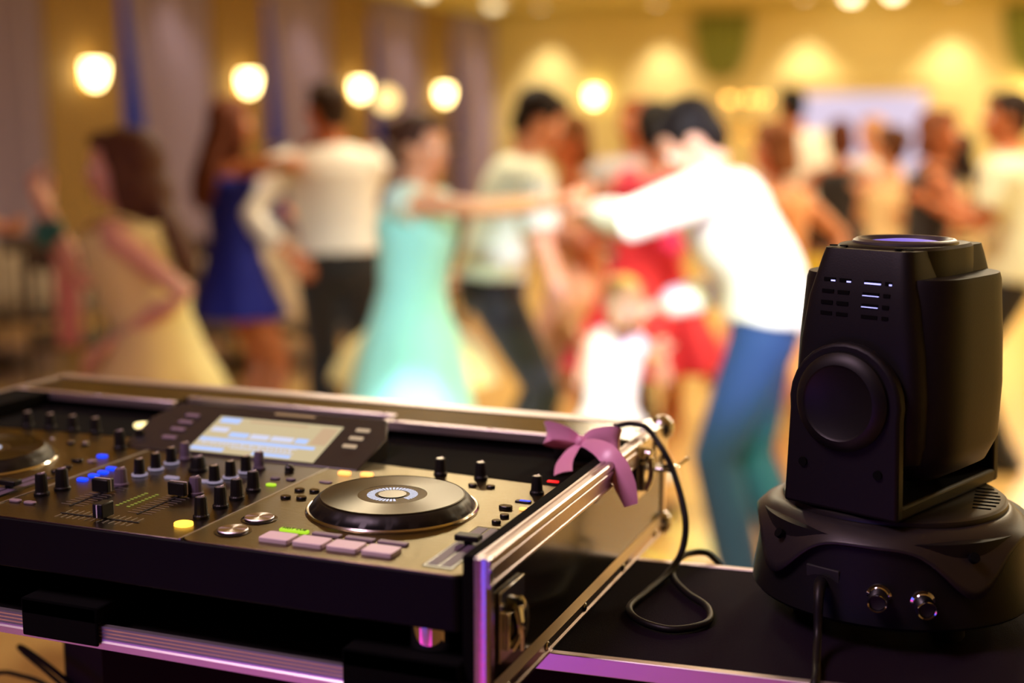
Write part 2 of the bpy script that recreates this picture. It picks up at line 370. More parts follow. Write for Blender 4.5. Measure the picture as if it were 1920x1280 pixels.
# ================================================================ PEOPLE
def ik(a, c, l1, l2, pole):
    """middle joint between a and c; c is pulled in if out of reach"""
    d = c-a; L = d.length
    if L > (l1+l2)*.995: c = a+d.normalized()*(l1+l2)*.995; d = c-a; L = d.length
    if L < .12: L = .12
    x = (l1*l1-l2*l2+L*L)/(2*L); h = math.sqrt(max(0, l1*l1-x*x)); dn = d.normalized()
    p = V(pole)-dn*V(pole).dot(dn)
    if p.length < 1e-4: p = V((0, 0, -1))
    return a+dn*x+p.normalized()*h, c
def person(label, base, yaw, H, head, pelvis=None, male=False, skin='skin', hair=('short', (30,18,12)), lh=None, rh=None, lp=None, rp=None,
           lf=None, rf=None, hy=0, hp=0, wear=(), vox=.011, group=None, curl=.5, child=False, bulk=1):
    yr = math.radians(yaw); bx_, by_ = base
    F = V((-math.sin(yr), math.cos(yr), 0)); R = V((F.y, -F.x, 0)); Z = V((0, 0, 1))
    hd = V(head); s = H/1.72
    pv = V(pelvis) if pelvis else V((bx_, by_, .525*H))
    root = empty('person', (bx_, by_, 0), yr, label, 'person', group)
    inv = (Matrix.Translation((bx_, by_, 0)) @ Matrix.Rotation(yr, 4, 'Z')).inverted()
    L = (hd-pv).length; U = (hd-pv).normalized()
    def sp(t):                       # spine point: pelvis upright, then leaning smoothly
        a = pv+Z*(L*t); b = pv+U*(L*t); k = min(1, t*2.2); return a*(1-k)+b*k+F*(-.03*s*math.sin(PI*min(1, max(0, t))))*0
    bw = s*bulk
    if male: prof = [(-.12, .10, .095), (-.03, .165, .112), (.10, .158, .108), (.24, .150, .102), (.42, .165, .113), (.58, .182, .118), (.68, .180, .105), (.735, .125, .085), (.78, .062, .062)]
    elif child: prof = [(-.12, .09, .08), (-.03, .135, .10), (.10, .13, .10), (.24, .125, .095), (.42, .13, .095), (.58, .14, .095), (.68, .135, .085), (.735, .095, .065), (.78, .05, .05)]
    else: prof = [(-.12, .10, .095), (-.03, .172, .118), (.10, .155, .105), (.24, .120, .088), (.42, .138, .098), (.56, .148, .118), (.67, .148, .09), (.735, .10, .068), (.78, .050, .052)]
    if child: s_arm = s*1.0
    sw = (.185 if male else .155)*bw*(1 if not child else .95)
    Rt = (R-U*R.dot(U)).normalized()
    sh = {'L': sp(.69)-Rt*sw, 'R': sp(.69)+Rt*sw}
    a1, a2, hl = .29*s, .25*s, .18*s
    side = {'L': -Rt, 'R': Rt}
    tgt = {'L': V(lh) if lh else sh['L']-Z*.50*s-Rt*.06+F*.06, 'R': V(rh) if rh else sh['R']-Z*.50*s+Rt*.06+F*.06}
    pole = {'L': V(lp) if lp else -Z-F*.4-Rt*.5, 'R': V(rp) if rp else -Z-F*.4+Rt*.5}
    hips = {'L': pv-R*.088*s-Z*.02*s, 'R': pv+R*.088*s-Z*.02*s}
    foot = {'L': V(lf) if lf else V((bx_, by_, 0))-R*.10*s, 'R': V(rf) if rf else V((bx_, by_, 0))+R*.10*s}
    J = {}
    body = MB(); ar = .9 if male else .78
    def torso(mb, infl=0, t0=-9, t1=9, prof_=None, n=24):
        P = [p for p in prof if t0 < p[0] < t1]
        def at(t):
            for a, b in zip(prof, prof[1:]):
                if a[0] <= t <= b[0]: k = (t-a[0])/(b[0]-a[0]); return (t, a[1]+(b[1]-a[1])*k, a[2]+(b[2]-a[2])*k)
        if at(t0): P = [at(t0)]+P
        if at(t1): P = P+[at(t1)]
        rs = []
        for i, (t, w, d) in enumerate(P):
            c = sp(t); tg = (sp(t+.05)-sp(t-.05)).normalized(); u = (R-tg*R.dot(tg)).normalized(); f = u.cross(tg)*-1
            rs.append([c+u*((w*bw+infl)*math.cos(2*PI*k/n))+f*((d*bw+infl)*math.sin(2*PI*k/n)) for k in range(n)])
        mb.rings(rs)
    torso(body)
    # head
    hyr = math.radians(hy); hpr = math.radians(hp)
    HF = (F*math.cos(hyr)-R*math.sin(hyr)); HR = V((HF.y, -HF.x, 0)).normalized()
    tilt = Matrix.Rotation(hpr, 3, HR); HF = (tilt @ HF).normalized(); HU = HR.cross(HF).normalized()
    hs = s*(1.0 if not child else 1.25)*(1.02 if male else .98)
    HM = Matrix((HR, HF, HU)).transposed()
    hpnt = lambda x, y, z: hd+HR*x*hs+HF*y*hs+HU*z*hs
    e = lambda x, y, z, a, b, c: body.ell(hpnt(x, y, z), (a*hs, b*hs, c*hs), HM)
    e(0, -.008, .025, .076, .096, .092); e(0, .018, -.03, .062, .072, .078); e(0, .045, -.075, .036, .042, .034)
    e(0, .088, -.018, .013, .022, .020); e(0, .078, .012, .009, .018, .03)
    e(.077, -.005, -.01, .012, .022, .034); e(-.077, -.005, -.01, .012, .022, .034)
    e(.036, .062, -.02, .026, .022, .022); e(-.036, .062, -.02, .026, .022, .022)
    e(0, .082, -.052, .024, .012, .012)
    nr = (.058 if male else .046)*s
    body.tube([sp(.70), sp(.78)+F*.0, hpnt(0, -.02, -.06)], [nr*1.15, nr, nr], 14)
    # arms and hands
    for k in 'LR':
        el, wr = ik(sh[k], tgt[k], a1, a2, pole[k]); J[k] = (sh[k], el, wr)
        d = (wr-el).normalized()
        body.tube([sh[k]-side[k]*.03*s, sh[k]+(el-sh[k])*.12, sh[k]+(el-sh[k])*.5, el, el+(wr-el)*.3, el+(wr-el)*.7, wr], [x*ar*s for x in (.05, .054, .048, .038, .042, .034, .026)], 14, roundcap=True)
        pn = side[k].cross(d); pn = pn.normalized() if pn.length > .1 else Z
        if pn.dot(F) < 0: pn = -pn
        acr = d.cross(pn).normalized()            # across the palm
        if acr.dot(HF*0+Z) < 0: acr = -acr          # thumb side up
        pn = acr.cross(d).normalized()
        pl = .095*s; fr = max(.0085, vox*.95)*min(1, s+.1)
        body.tube([wr-d*.01, wr+d*pl*.4, wr+d*pl*.95], [.026*s, .038*s, .041*s], 12, side=acr, flat=[.8, .45, .36], roundcap=True)
        for fi, (off, ln) in enumerate(((.030, .068), (.010, .078), (-.010, .072), (-.029, .056))):
            p0 = wr+d*pl*.85+acr*off*s; c_ = curl*(1+.12*fi); inw = -side[k] if abs(pn.dot(side[k])) > .5 else pn
            p1 = p0+(d*math.cos(c_*.5)+pn*math.sin(c_*.5))*ln*.45*s; p2 = p1+(d*math.cos(c_*1.4)+pn*math.sin(c_*1.4))*ln*.32*s; p3 = p2+(d*math.cos(c_*2.1)+pn*math.sin(c_*2.1))*ln*.25*s
            body.tube([p0-d*.02, p0, p1, p2, p3], [fr, fr*1.05, fr, fr*.95, fr*.8], 8, roundcap=True)
        t0 = wr+d*.02*s+acr*.024*s; t1 = t0+(d*.6+acr*.75+pn*.2).normalized()*.038*s; t2 = t1+(d*.9+acr*.3+pn*.4).normalized()*.032*s; t3 = t2+(d+pn*.5).normalized()*.022*s
        body.tube([t0, t1, t2, t3], [fr*1.4, fr*1.2, fr*1.05, fr*.85], 8, roundcap=True)
    # legs
    lr = 1 if male else .95
    KN = {}
    for k in 'LR':
        an = foot[k]+Z*.085*s; kn, an = ik(hips[k], an, .445*s, .435*s, F*1.0)
        KN[k] = (hips[k], kn, an)
        body.tube([hips[k]+Z*.03*s, hips[k]+(kn-hips[k])*.15, hips[k]+(kn-hips[k])*.55, kn, kn+(an-kn)*.28, kn+(an-kn)*.65, an, an-Z*.04*s], [x*lr*s for x in (.082, .086, .068, .050, .056, .042, .033, .036)], 16, roundcap=True)
        body.tube([an-Z*.045*s-F*.04*s, an-Z*.045*s+F*.05*s, an-Z*.055*s+F*.14*s], [.036*s, .04*s, .034*s], 12, side=R, flat=[.95, .8, .55], roundcap=True)
    body.build('body', M[skin], root, remesh=vox, smoothit=2, mtx=inv)
    for sg in (-1, 1):
        q = MB(); q.ell(hpnt(sg*.031, .0745, .004), (.0120*hs,)*3, HM, 12, 8); eo = q.build('eye', M['eyew'], root, mtx=inv)
        q = MB(); q.ell(hpnt(sg*.031, .0845, .004), (.0062*hs, .0030*hs, .0062*hs), HM, 10, 6); q.build('iris', M['iris'], eo, mtx=inv)
    q = MB(); q.tube([hpnt(-.024, .086, -.053), hpnt(-.008, .094, -.051), hpnt(0, .094, -.052), hpnt(.008, .094, -.051), hpnt(.024, .086, -.053)], [.003*hs, .006*hs, .0055*hs, .006*hs, .003*hs], 8); q.build('mouth', M['lip'], root, mtx=inv)
    # hair
    st, hc = hair
    hm = mat('hair_%d_%d_%d' % hc, srgb(*hc), .65, spec=.2, bump=.6, bscale=60, noise=.25, nscale=40)
    q = MB(); eh = lambda x, y, z, a, b, c: q.ell(hpnt(x, y, z), (a*hs, b*hs, c*hs), HM)
    eh(0, -.022, .040, .084, .096, .088); eh(0, .045, .088, .060, .042, .030); eh(0, -.055, -.01, .072, .052, .075)
    eh(.062, -.01, .03, .025, .05, .045); eh(-.062, -.01, .03, .025, .05, .045)
    if st in ('long', 'curly'):
        q.tube([hpnt(0, -.06, .02), hpnt(0, -.085, -.08), sp(.66)-F*.135*s, sp(.52)-F*.155*s, sp(.44)-F*.15*s], [.085*hs, .095*hs, .10*hs, .085*hs, .04*hs], 16, side=HR, flat=.45, sub=3)
        for sg in (-1, 1):
            q.tube([hpnt(sg*.07, .0, .03), hpnt(sg*.085, -.01, -.06), hpnt(sg*.09, -.02, -.15), hpnt(sg*.08, -.03, -.24)], [.03*hs, .035*hs, .032*hs, .015*hs], 10, sub=3)
        if st == 'curly':
            eh(0, -.06, .02, .105, .085, .10); eh(0, -.085, -.09, .115, .075, .10)
            for k in range(14):
                a = PI*(.05+.9*k/13); x0 = math.cos(a)*.085; pts = []
                for j in range(9):
                    zz = .03-.035*j; pts.append(hpnt(x0*(1+.12*j/4)+.014*math.sin(j*1.5+k), -.05*math.sin(a)-.03-.006*j+.014*math.cos(j*1.5+k), zz))
                q.tube(pts, [.02*hs]*8+[.008*hs], 8, sub=2)
    if st == 'bun': eh(0, -.115, .05, .045, .042, .042)
    if st == 'bob':
        q.tube([hpnt(0, -.04, .03), hpnt(0, -.06, -.05), hpnt(0, -.06, -.11)], [.088*hs, .09*hs, .075*hs], 16, side=HR, flat=.6, sub=2)
    q.build('hair', hm, root, remesh=max(.009, vox), smoothit=1, mtx=inv)
    # clothes
    for w in wear:
        kind = w[0]; m = w[1]; o = w[2] if len(w) > 2 else {}
        if kind == 'dress':
            top = o.get('top', .60); hem = o['hem']; fl = o.get('flare', .3); pl = o.get('pleats', 9); rip = o.get('rip', .12)
            P = [p for p in prof if .08 <= p[0] <= top]
            if top < .67: P.append((top+.035, prof[5][1]*1.0, prof[5][2]*.98))
            n = 72; rs = []; q = MB()
            def ring(c, u, f, a, b, rp=0, ph=0):
                return [c+u*(a*(1+rp*math.sin(pl*x+ph))*math.cos(x))+f*(b*(1+rp*math.sin(pl*x+ph))*math.sin(x)) for x in [2*PI*k/n for k in range(n)]]
            hipw = prof[1][1]*bw; hipd = prof[1][2]*bw; zh = pv.z; drift = o.get('drift', (0, 0))
            for j in range(10, -1, -1):
                t = j/10; z = zh+.02-(zh+.02-hem)*t; g = t**o.get('pow', .8)
                c = V((pv.x+drift[0]*t+(bx_-pv.x)*t, pv.y+drift[1]*t+(by_-pv.y)*t, z))
                a = hipw+.012+(fl-hipw)*g; b = hipd+.014+(fl*.9-hipd)*g
                rs.append(ring(c, R, F, a, b, rip*g, .6*math.sin(t*3)))
            for (t, a, b) in P:
                c = sp(t); tg = (sp(t+.05)-sp(t-.05)).normalized(); u = (R-tg*R.dot(tg)).normalized(); f = u.cross(tg)*-1
                rs.append(ring(c, u, f, a*bw+.010, b*bw+.012))
            q.rings(rs, (False, False)); dr = q.build('dress', m, root, solid=.004, mtx=inv)
            if o.get('straps'):
                for sg in (-1, 1):
                    c1 = sp(.60)+Rt*sg*.085*bw+F*.105*bw; c2 = sp(.735)+Rt*sg*.085*bw+F*.0; c3 = sp(.60)+Rt*sg*.085*bw-F*.115*bw
                    q = MB(); q.tube([c1, (c1+c2)/2+F*.035*s+U*.02*s, c2+U*.018*s, (c3+c2)/2-F*.03*s+U*.02*s, c3], o['straps'], 10, side=Rt, flat=.2, sub=3); q.build('strap', m, dr, mtx=inv)
            if o.get('cap'):
                for k in 'LR':
                    a, el, wr = J[k]; q = MB(); q.tube([a-side[k]*.06*s+U*.01, a+U*.004, a+(el-a)*.16], [.060*s, .068*s, .072*s], 16); q.build('cap_sleeve', o['cap'], dr, mtx=inv)
            if o.get('belt'):
                c = sp(.2); q = MB(); q.rings([ring(sp(t), Rt, F, (.128+i)*bw+.012, (.094+i)*bw+.014) for t, i in ((.16, .006), (.2, 0), (.26, .002))], (False, False)); q.build('belt', o['belt'], dr, solid=.004, mtx=inv)
        elif kind in ('shirt', 'top'):
            q = MB(); torso(q, .016*s, o.get('low', .04), .76)
            sl = o.get('sleeve', 1)
            for k in 'LR':
                a, el, wr = J[k]; r0 = .062*ar*s+.012
                if sl >= 1: pts = [a-side[k]*.05*s, a+(el-a)*.15, a+(el-a)*.6, el, el+(wr-el)*.5, el+(wr-el)*(sl-1 if sl > 1 else .95)]; rr = [.062, .070, .062, .056, .050, .042]
                elif sl > 0: pts = [a-side[k]*.05*s, a+(el-a)*.15, a+(el-a)*sl]; rr = [.06, .068, .066]
                else: continue
                q.tube(pts, [x*s*(1.08 if male else .9) for x in rr], 14, roundcap=False)
            sh_o = q.build(kind, m, root, remesh=max(.010, vox), smoothit=3, mtx=inv)
            if o.get('collar', male):
                q = MB(); q.tube([sp(.755)+(Rt*math.cos(a)+F*math.sin(a))*.068*s+U*.01 for a in [PI*.6+2*PI*.93*k/16 for k in range(17)]], .010*s, 8, side=U, flat=.5); q.build('collar', m, sh_o, mtx=inv)
            if o.get('stripes'):
                for i in range(7):
                    t = .05+.09*i; q = MB(); P0 = [p for p in prof]
                    wd = [(abs(p[0]-t), p) for p in P0]; p = min(wd)[1]
                    q.rings([[sp(t+dt)+Rt*(p[1]*bw+.021)*math.cos(2*PI*k/32)+F*(p[2]*bw+.021)*math.sin(2*PI*k/32) for k in range(32)] for dt in (0, .04)], (False, False)); q.build('stripe', o['stripes'], sh_o, solid=.003, mtx=inv)
        elif kind == 'trousers':
            q = MB(); torso(q, .014*s, -.2, .16)
            for k in 'LR':
                h, kn, an = KN[k]
                q.tube([h+Z*.04*s, h+(kn-h)*.15, h+(kn-h)*.55, kn, kn+(an-kn)*.4, an-Z*.03*s], [x*s for x in (.098, .102, .088, .072, .070, .064)], 16)
            to = q.build('trousers', m, root, remesh=max(.010, vox), smoothit=3, mtx=inv)
            if not o.get('belt'): continue
            q = MB(); q.rings([[sp(t)+R*(.167*bw+.014)*math.cos(2*PI*k/32)+F*(.112*bw+.016)*math.sin(2*PI*k/32) for k in range(32)] for t in (.075, .125)], (False, False)); q.build('belt', M['rubber'], to, solid=.004, mtx=inv)
        elif kind == 'skirt':
            q = MB(); n = 64; rs = []
            for j in range(8):
                t = j/7; z = pv.z+.06-(pv.z+.06-o['hem'])*t; a = .15*bw+(o.get('flare', .3)-.15)*t**.8
                rs.append([V((pv.x, pv.y, z))+R*a*(1+.1*t*math.sin(9*x))*math.cos(x)+F*a*.85*(1+.1*t*math.sin(9*x))*math.sin(x) for x in [2*PI*k/n for k in range(n)]])
            q.rings(rs, (False, False)); q.build('skirt', m, root, solid=.004, mtx=inv)
        elif kind == 'shoes':
            for k in 'LR':
                an = KN[k][2]; q = MB(); q.tube([an-Z*.05*s-F*.05*s, an-Z*.05*s+F*.05*s, an-Z*.06*s+F*.165*s], [.042*s, .046*s, .038*s], 12, side=R, flat=[.95, .75, .5], roundcap=True); q.build('shoe', m, root, mtx=inv)
        elif kind == 'bracelet':
            a, el, wr = J[o['k']]; d = (wr-el).normalized(); u = d.orthogonal().normalized(); w_ = d.cross(u)
            q = MB(); q.tube([wr-d*.02+u*.032*s*math.cos(x)+w_*.032*s*math.sin(x) for x in [2*PI*i/16 for i in range(17)]], .006, 6); q.build('bracelet', m, root, mtx=inv)
        elif kind == 'corsage':
            a, el, wr = J[o['k']]; q = MB()
            for i in range(6): q.ell(wr+V((.02*math.cos(i), .02*math.sin(i), -.04-.02*(i % 3))), (.028, .028, .022), n=10, m=6)
            q.build('corsage', m, root, mtx=inv)
    return root
yellow = cloth('pale_yellow_satin', 242, 226, 152); mint = cloth('mint_satin', 160, 238, 228); blue = mat('royal_blue_cloth', srgb(4,18,128), .8, bump=.25, bscale=14)
coral = cloth('coral_red_cloth', 246, 52, 84); peach = cloth('peach_cloth', 232, 160, 105); white = cloth('white_shirt_cloth', 236, 232, 228)
ivory = cloth('ivory_shirt_cloth', 240, 236, 226); greenw = cloth('pale_green_shirt_cloth', 232, 240, 214); black = cloth('black_trouser_cloth', 14, 12, 14)
jeans = mat('blue_denim', srgb(24,56,108), .8, bump=.3, bscale=80, noise=.1); creamd = cloth('cream_dress_cloth', 235, 205, 150); pinkc = cloth('rose_cloth', 220, 95, 100); yel2 = cloth('mustard_cloth', 205, 180, 40)
teal = cloth('teal_petals', 30, 110, 95); whited = cloth('white_dress_cloth', 240, 228, 232); darkc = cloth('charcoal_cloth', 26, 20, 24)
shoe_b = mat('black_leather', (.01,.01,.01,1), .3); shoe_n = mat('nude_leather', srgb(200,150,110), .4)
NV = .0065
person('girl in a pale yellow flared dress with long curly brown hair, seen from the side', (-2.40, 3.19), 104, 1.64, (-2.475, 3.20, 1.44), (-2.375, 3.20, .87), bulk=1.14,
       skin='skinpale', hair=('curly', (84,52,34)), lh=(-2.40, 3.06, .965), lp=(.93, .37, -.1), rh=(-2.70, 3.15, 1.31), rp=(0, .3, -1), hy=18, hp=-4, vox=NV,
       wear=[('dress', yellow, dict(top=.66, hem=.42, flare=.34, straps=.03, pow=.75)), ('shoes', shoe_n), ('bracelet', M['silver'], dict(k='L')), ('corsage', teal, dict(k='R'))])
person('man in a white shirt at the left edge holding hands with the girl in yellow', (-3.40, 2.95), -70, 1.76, (-3.38, 2.96, 1.64), male=True, hair=('short', (40,28,20)),
       lh=(-2.86, 3.13, 1.26), rh=(-2.95, 2.96, 1.2), vox=.009, wear=[('shirt', white, dict(sleeve=1.85)), ('trousers', black), ('shoes', shoe_b)])
person('woman in a short strapless royal blue dress with long auburn hair', (-3.34, 5.12), -28, 1.70, (-3.385, 5.17, 1.575), (-3.35, 5.11, .91), skin='skintan', hair=('long', (96,48,26)),
       lh=(-3.12, 5.32, 1.42), rh=(-3.08, 5.22, 1.38), rp=(.5, -.6, .1), vox=.010, wear=[('dress', blue, dict(top=.60, hem=.72, flare=.215, pow=1.0, rip=.06)), ('shoes', shoe_n)])
person('man with his back turned in a white shirt and black trousers beside the blue dress', (-2.93, 5.32), 25, 1.78, (-3.01, 5.37, 1.64), (-2.93, 5.32, .94), male=True, skin='skintan', hair=('short', (52,34,22)), hy=40,
       lh=(-3.08, 5.13, 1.0), lp=(-.6, -.6, -.4), rh=(-3.15, 5.45, 1.15), vox=.010, bulk=1.05, wear=[('shirt', ivory, dict(sleeve=1.75, low=.08)), ('trousers', black), ('shoes', shoe_b)])
person('woman in a mint green cap sleeve dress reaching both arms to her dance partner', (-1.97, 4.05), -80, 1.63, (-1.945, 4.11, 1.49), (-1.96, 4.05, .87), bulk=1.16, skin='skin', hair=('bun', (70,42,30)),
       rh=(-1.44, 4.00, 1.325), lh=(-1.46, 4.10, 1.31), rp=(0, -1, -.2), lp=(0, 1, -.3), hy=-14, hp=-4, vox=NV,
       wear=[('dress', mint, dict(top=.69, hem=.36, flare=.27, cap=cloth('pale_mint_lace', 214, 240, 226), pow=.8, rip=.07)), ('shoes', shoe_n), ('bracelet', M['silver'], dict(k='R'))])
person('man bending forward in a pale green white shirt and black trousers behind the couple', (-1.99, 4.93), -62, 1.77, (-1.86, 5.03, 1.585), (-2.02, 4.91, .93), male=True, skin='skin', hair=('short', (34,24,18)),
       rh=(-1.62, 4.70, .86), rp=(-.4, -.5, -.6), lh=(-1.6, 5.15, 1.15), hp=-28, vox=.010, bulk=1.1, wear=[('shirt', greenw, dict(sleeve=.8, low=.05)), ('trousers', black), ('shoes', shoe_b)])
person('woman in a long peach dress half hidden behind the joined hands', (-1.80, 5.36), 140, 1.66, (-1.845, 5.33, 1.50), skin='skintan', hair=('bob', (120,78,36)), lh=(-1.62, 5.05, 1.1), rh=(-1.95, 5.1, 1.15), vox=.011,
       wear=[('dress', peach, dict(top=.60, hem=.25, flare=.26, pow=1)), ('shoes', shoe_n)])
person('woman with black hair in a coral red dress with a low back', (-1.43, 5.08), 5, 1.68, (-1.40, 5.11, 1.545), (-1.43, 5.08, .90), skin='skin', hair=('bun', (20,12,12)), lh=(-1.72, 5.22, 1.25), rh=(-1.16, 5.25, 1.2), vox=.010,
       wear=[('dress', coral, dict(top=.66, hem=.62, flare=.30, pow=.9, straps=.04)), ('shoes', shoe_b)])
person('ginger man facing the camera in a grey white shirt behind the coral dress', (-1.84, 6.28), 170, 1.72, (-1.82, 6.26, 1.575), male=True, skin='skintan', hair=('short', (150,84,44)), vox=.012,
       wear=[('shirt', mat('grey_shirt_cloth', srgb(190,190,200), .8), dict(sleeve=.7)), ('trousers', black), ('shoes', shoe_b)])
person('small blond child in a white dress between the dancing couple', (-1.34, 4.33), 40, 1.08, (-1.31, 4.36, .965), skin='skinpale', hair=('bob', (214,176,120)), child=True, lh=(-1.46, 4.45, .75), rh=(-1.15, 4.32, .80), vox=.008,
       wear=[('dress', whited, dict(top=.66, hem=.36, flare=.20, straps=.025, rip=.08)), ('shoes', shoe_n)])
person('man in a bright white shirt and blue jeans leaning towards the woman in mint', (-.77, 4.14), 108, 1.80, (-1.025, 4.14, 1.515), (-.77, 4.15, .99), male=True, skin='skinpale', hair=('short', (22,14,14)),
       lh=(-1.27, 3.95, 1.295), lp=(.3, -1, -.15), rh=(-1.14, 4.20, .98), rp=(.6, .2, -.5), lf=(-.80, 4.08, 0), rf=(-.64, 4.24, 0), hy=-4, hp=-44, vox=NV, bulk=1.08,
       wear=[('shirt', white, dict(sleeve=1.9, low=-.16)), ('trousers', jeans), ('shoes', shoe_b)])
person('brown haired woman in a peach dress behind the man in jeans', (-.98, 5.44), 60, 1.64, (-1.01, 5.46, 1.475), skin='skin', hair=('bob', (140,88,52)), lh=(-1.25, 5.5, 1.2), rh=(-.75, 5.6, .9), vox=.011,
       wear=[('dress', peach, dict(top=.66, hem=.5, flare=.26, straps=.03)), ('shoes', shoe_n)])
person('far man in a cream white shirt leaning left of the lilac panel', (-1.40, 9.2), 40, 1.82, (-1.60, 9.22, 1.70), male=True, skin='skintan', hair=('short', (20,14,12)), vox=.014, bulk=1.1,
       wear=[('shirt', ivory, dict(sleeve=1.9)), ('trousers', black), ('shoes', shoe_b)], lh=(-1.8, 9.3, 1.3), rh=(-1.4, 9.6, 1.2))
person('woman in charcoal with auburn hair in front of the lilac panel', (-1.10, 8.2), 20, 1.64, (-1.13, 8.24, 1.50), skin='skintan', hair=('bob', (96,50,30)), vox=.014, lh=(-1.45, 8.3, 1.15),
       wear=[('dress', darkc, dict(top=.66, hem=.45, flare=.24)), ('shoes', shoe_b)])
person('blonde woman in a white top before the lilac panel', (-.98, 8.85), 150, 1.66, (-1.01, 8.83, 1.52), skin='skin', hair=('bob', (190,140,90)), vox=.014,
       wear=[('top', ivory, dict(sleeve=.5, collar=False)), ('skirt', darkc, dict(hem=.5, flare=.25)), ('shoes', shoe_b)])
person('child in a mustard yellow dress just left of the moving head light', (-1.16, 7.45), 30, 1.12, (-1.16, 7.45, .99), skin='skintan', hair=('bob', (70,44,28)), child=True, vox=.012,
       wear=[('dress', yel2, dict(top=.66, hem=.4, flare=.26)), ('shoes', shoe_n)])
person('woman with a brown bun in a cream dress above the moving head light', (-.72, 7.28), 50, 1.62, (-.74, 7.31, 1.46), skin='skin', hair=('bun', (92,56,34)), vox=.012, lh=(-.9, 7.55, 1.2), rh=(-.45, 7.5, 1.2),
       wear=[('dress', creamd, dict(top=.62, hem=.3, flare=.36, pow=.8)), ('shoes', shoe_n)])
person('girl in a rose pink top between the cream dress and the striped top', (-.63, 8.38), 170, 1.42, (-.64, 8.4, 1.275), skin='skin', hair=('long', (110,70,44)), vox=.013,
       wear=[('top', pinkc, dict(sleeve=0, collar=False)), ('skirt', creamd, dict(hem=.45, flare=.28)), ('shoes', shoe_n)])
person('woman with long dark hair in a black and cream striped top', (-.40, 7.41), 100, 1.58, (-.425, 7.42, 1.43), skin='skintan', hair=('long', (38,22,18)), vox=.012, lh=(-.62, 7.2, 1.1), rh=(-.2, 7.2, 1.15),
       wear=[('top', creamd, dict(sleeve=.4, collar=False, stripes=darkc)), ('skirt', darkc, dict(hem=.5, flare=.22)), ('shoes', shoe_b)])
person('man in a pale green polo and black trousers at the right edge', (-.09, 6.42), 95, 1.74, (-.155, 6.45, 1.60), male=True, skin='skintan', hair=('short', (40,24,18)), vox=.010, lh=(-.44, 6.3, 1.22), lp=(.2, -.3, -1), rh=(-.42, 6.55, 1.2),
       bulk=1.1, wear=[('shirt', greenw, dict(sleeve=.7, low=-.1)), ('trousers', black), ('shoes', shoe_b)])
person('woman with reddish brown hair facing the man in the green polo', (-.50, 6.62), -85, 1.68, (-.45, 6.64, 1.53), skin='skintan', hair=('bob', (120,70,44)), vox=.012, rh=(-.2, 6.5, 1.35), lh=(-.2, 6.65, 1.35),
       wear=[('dress', darkc, dict(top=.66, hem=.5, flare=.22, straps=.03)), ('shoes', shoe_b)])

person('girl in a wide cream party dress mostly hidden behind the mint dress', (-2.31, 4.80), -60, 1.42, (-2.29, 4.80, 1.285), skin='skin', hair=('bob', (120,80,50)), bulk=.85, lh=(-2.3, 5.05, .95), rh=(-2.15, 4.95, .95), vox=.010,
       wear=[('dress', cloth('cream_party_dress', 238, 218, 140), dict(top=.66, hem=.56, flare=.36, pow=.38, rip=.03, pleats=7)), ('shoes', shoe_n)])

# ================================================================ DJ CONTROLLER
RIMZ = 1.235; TZ = 1.112; SZ = 1.218
CL = V((-.7485, 1.08, 1.150)); ctl = empty('dj_controller', CL, 0, 'wide black DJ controller with two jog wheels and tilted screen in the flight case', 'DJ controller')
CI = Matrix.Translation(-CL)
def cb(q, name, m, parent=None, **k): return q.build(name, m, parent or ctl, mtx=CI, **k)
def aniso(name, col, rough, an=.85):
    m = mat(name, col, rough, 1); nt = m.node_tree; b = nt.nodes['Principled BSDF']; t = nt.nodes.new('ShaderNodeTangent'); t.direction_type = 'RADIAL'; t.axis = 'Z'
    b.inputs['Anisotropic'].default_value = an; nt.links.new(t.outputs[0], b.inputs['Tangent']); return m
M['spun'] = aniso('spun_metal_disc', (.052,.042,.026,1), .28)
M['spunbtn'] = aniso('spun_aluminium_button', (.6,.57,.65,1), .3)
def rrect(x0, x1, y0, y1, r, n=6):
    P = []
    for cx, cy, a0 in ((x1-r, y0+r, -PI/2), (x1-r, y1-r, 0), (x0+r, y1-r, PI/2), (x0+r, y0+r, PI)):
        for k in range(n+1): a = a0+PI/2*k/n; P.append((cx+r*math.cos(a), cy+r*math.sin(a)))
    return P
q = MB(); q.prism(rrect(-1.109, -.388, .883, 1.272, .009), 1.172, SZ-.0015); cb(q, 'body', M['ctlbody'], bevel=.0015)
q = MB(); q.prism(rrect(-.6405, -.3885, .8835, 1.2715, .0085), SZ-.0015, SZ); cb(q, 'right_deck_plate', M['plate'], bevel=.0004)
q = MB(); q.prism(rrect(-1.1085, -.8555, .8835, 1.2715, .0085), SZ-.0015, SZ); cb(q, 'left_deck_plate', M['plate'], bevel=.0004)
q = MB(); q.box(-.8540, -.6420, .8835, 1.2715, SZ-.0015, SZ-.0002); cb(q, 'mixer_plate', M['mixplate'], bevel=.0004)
for x in (-.8548, -.6412):
    q = MB(); q.box(x-.0007, x+.0007, .8840, 1.20, SZ-.001, SZ+.0005); cb(q, 'divider_strip', M['silver'])
for x, y in ((-.4235, .912), (-1.075, .912), (-.4235, 1.24), (-1.075, 1.24)):
    q = MB(); q.lathe([(.0195, 0), (.0225, .001), (.0225, .020), (.019, .0225)], 40, (x, y, 1.150)); cb(q, 'foot', M['chrome']).__setitem__('label', 'polished chrome foot')
q = MB(); q.prism([(-.6400, 1.170), (-.3890, 1.148), (-.3890, 1.271), (-.6400, 1.271)], SZ-.0002, SZ+.0006); cb(q, 'rear_strip', M['foam'], bevel=.0003)
q = MB(); q.prism([(-1.1080, 1.158), (-.8560, 1.176), (-.8560, 1.271), (-1.1080, 1.271)], SZ-.0002, SZ+.0006); cb(q, 'rear_strip', M['foam'], bevel=.0003)
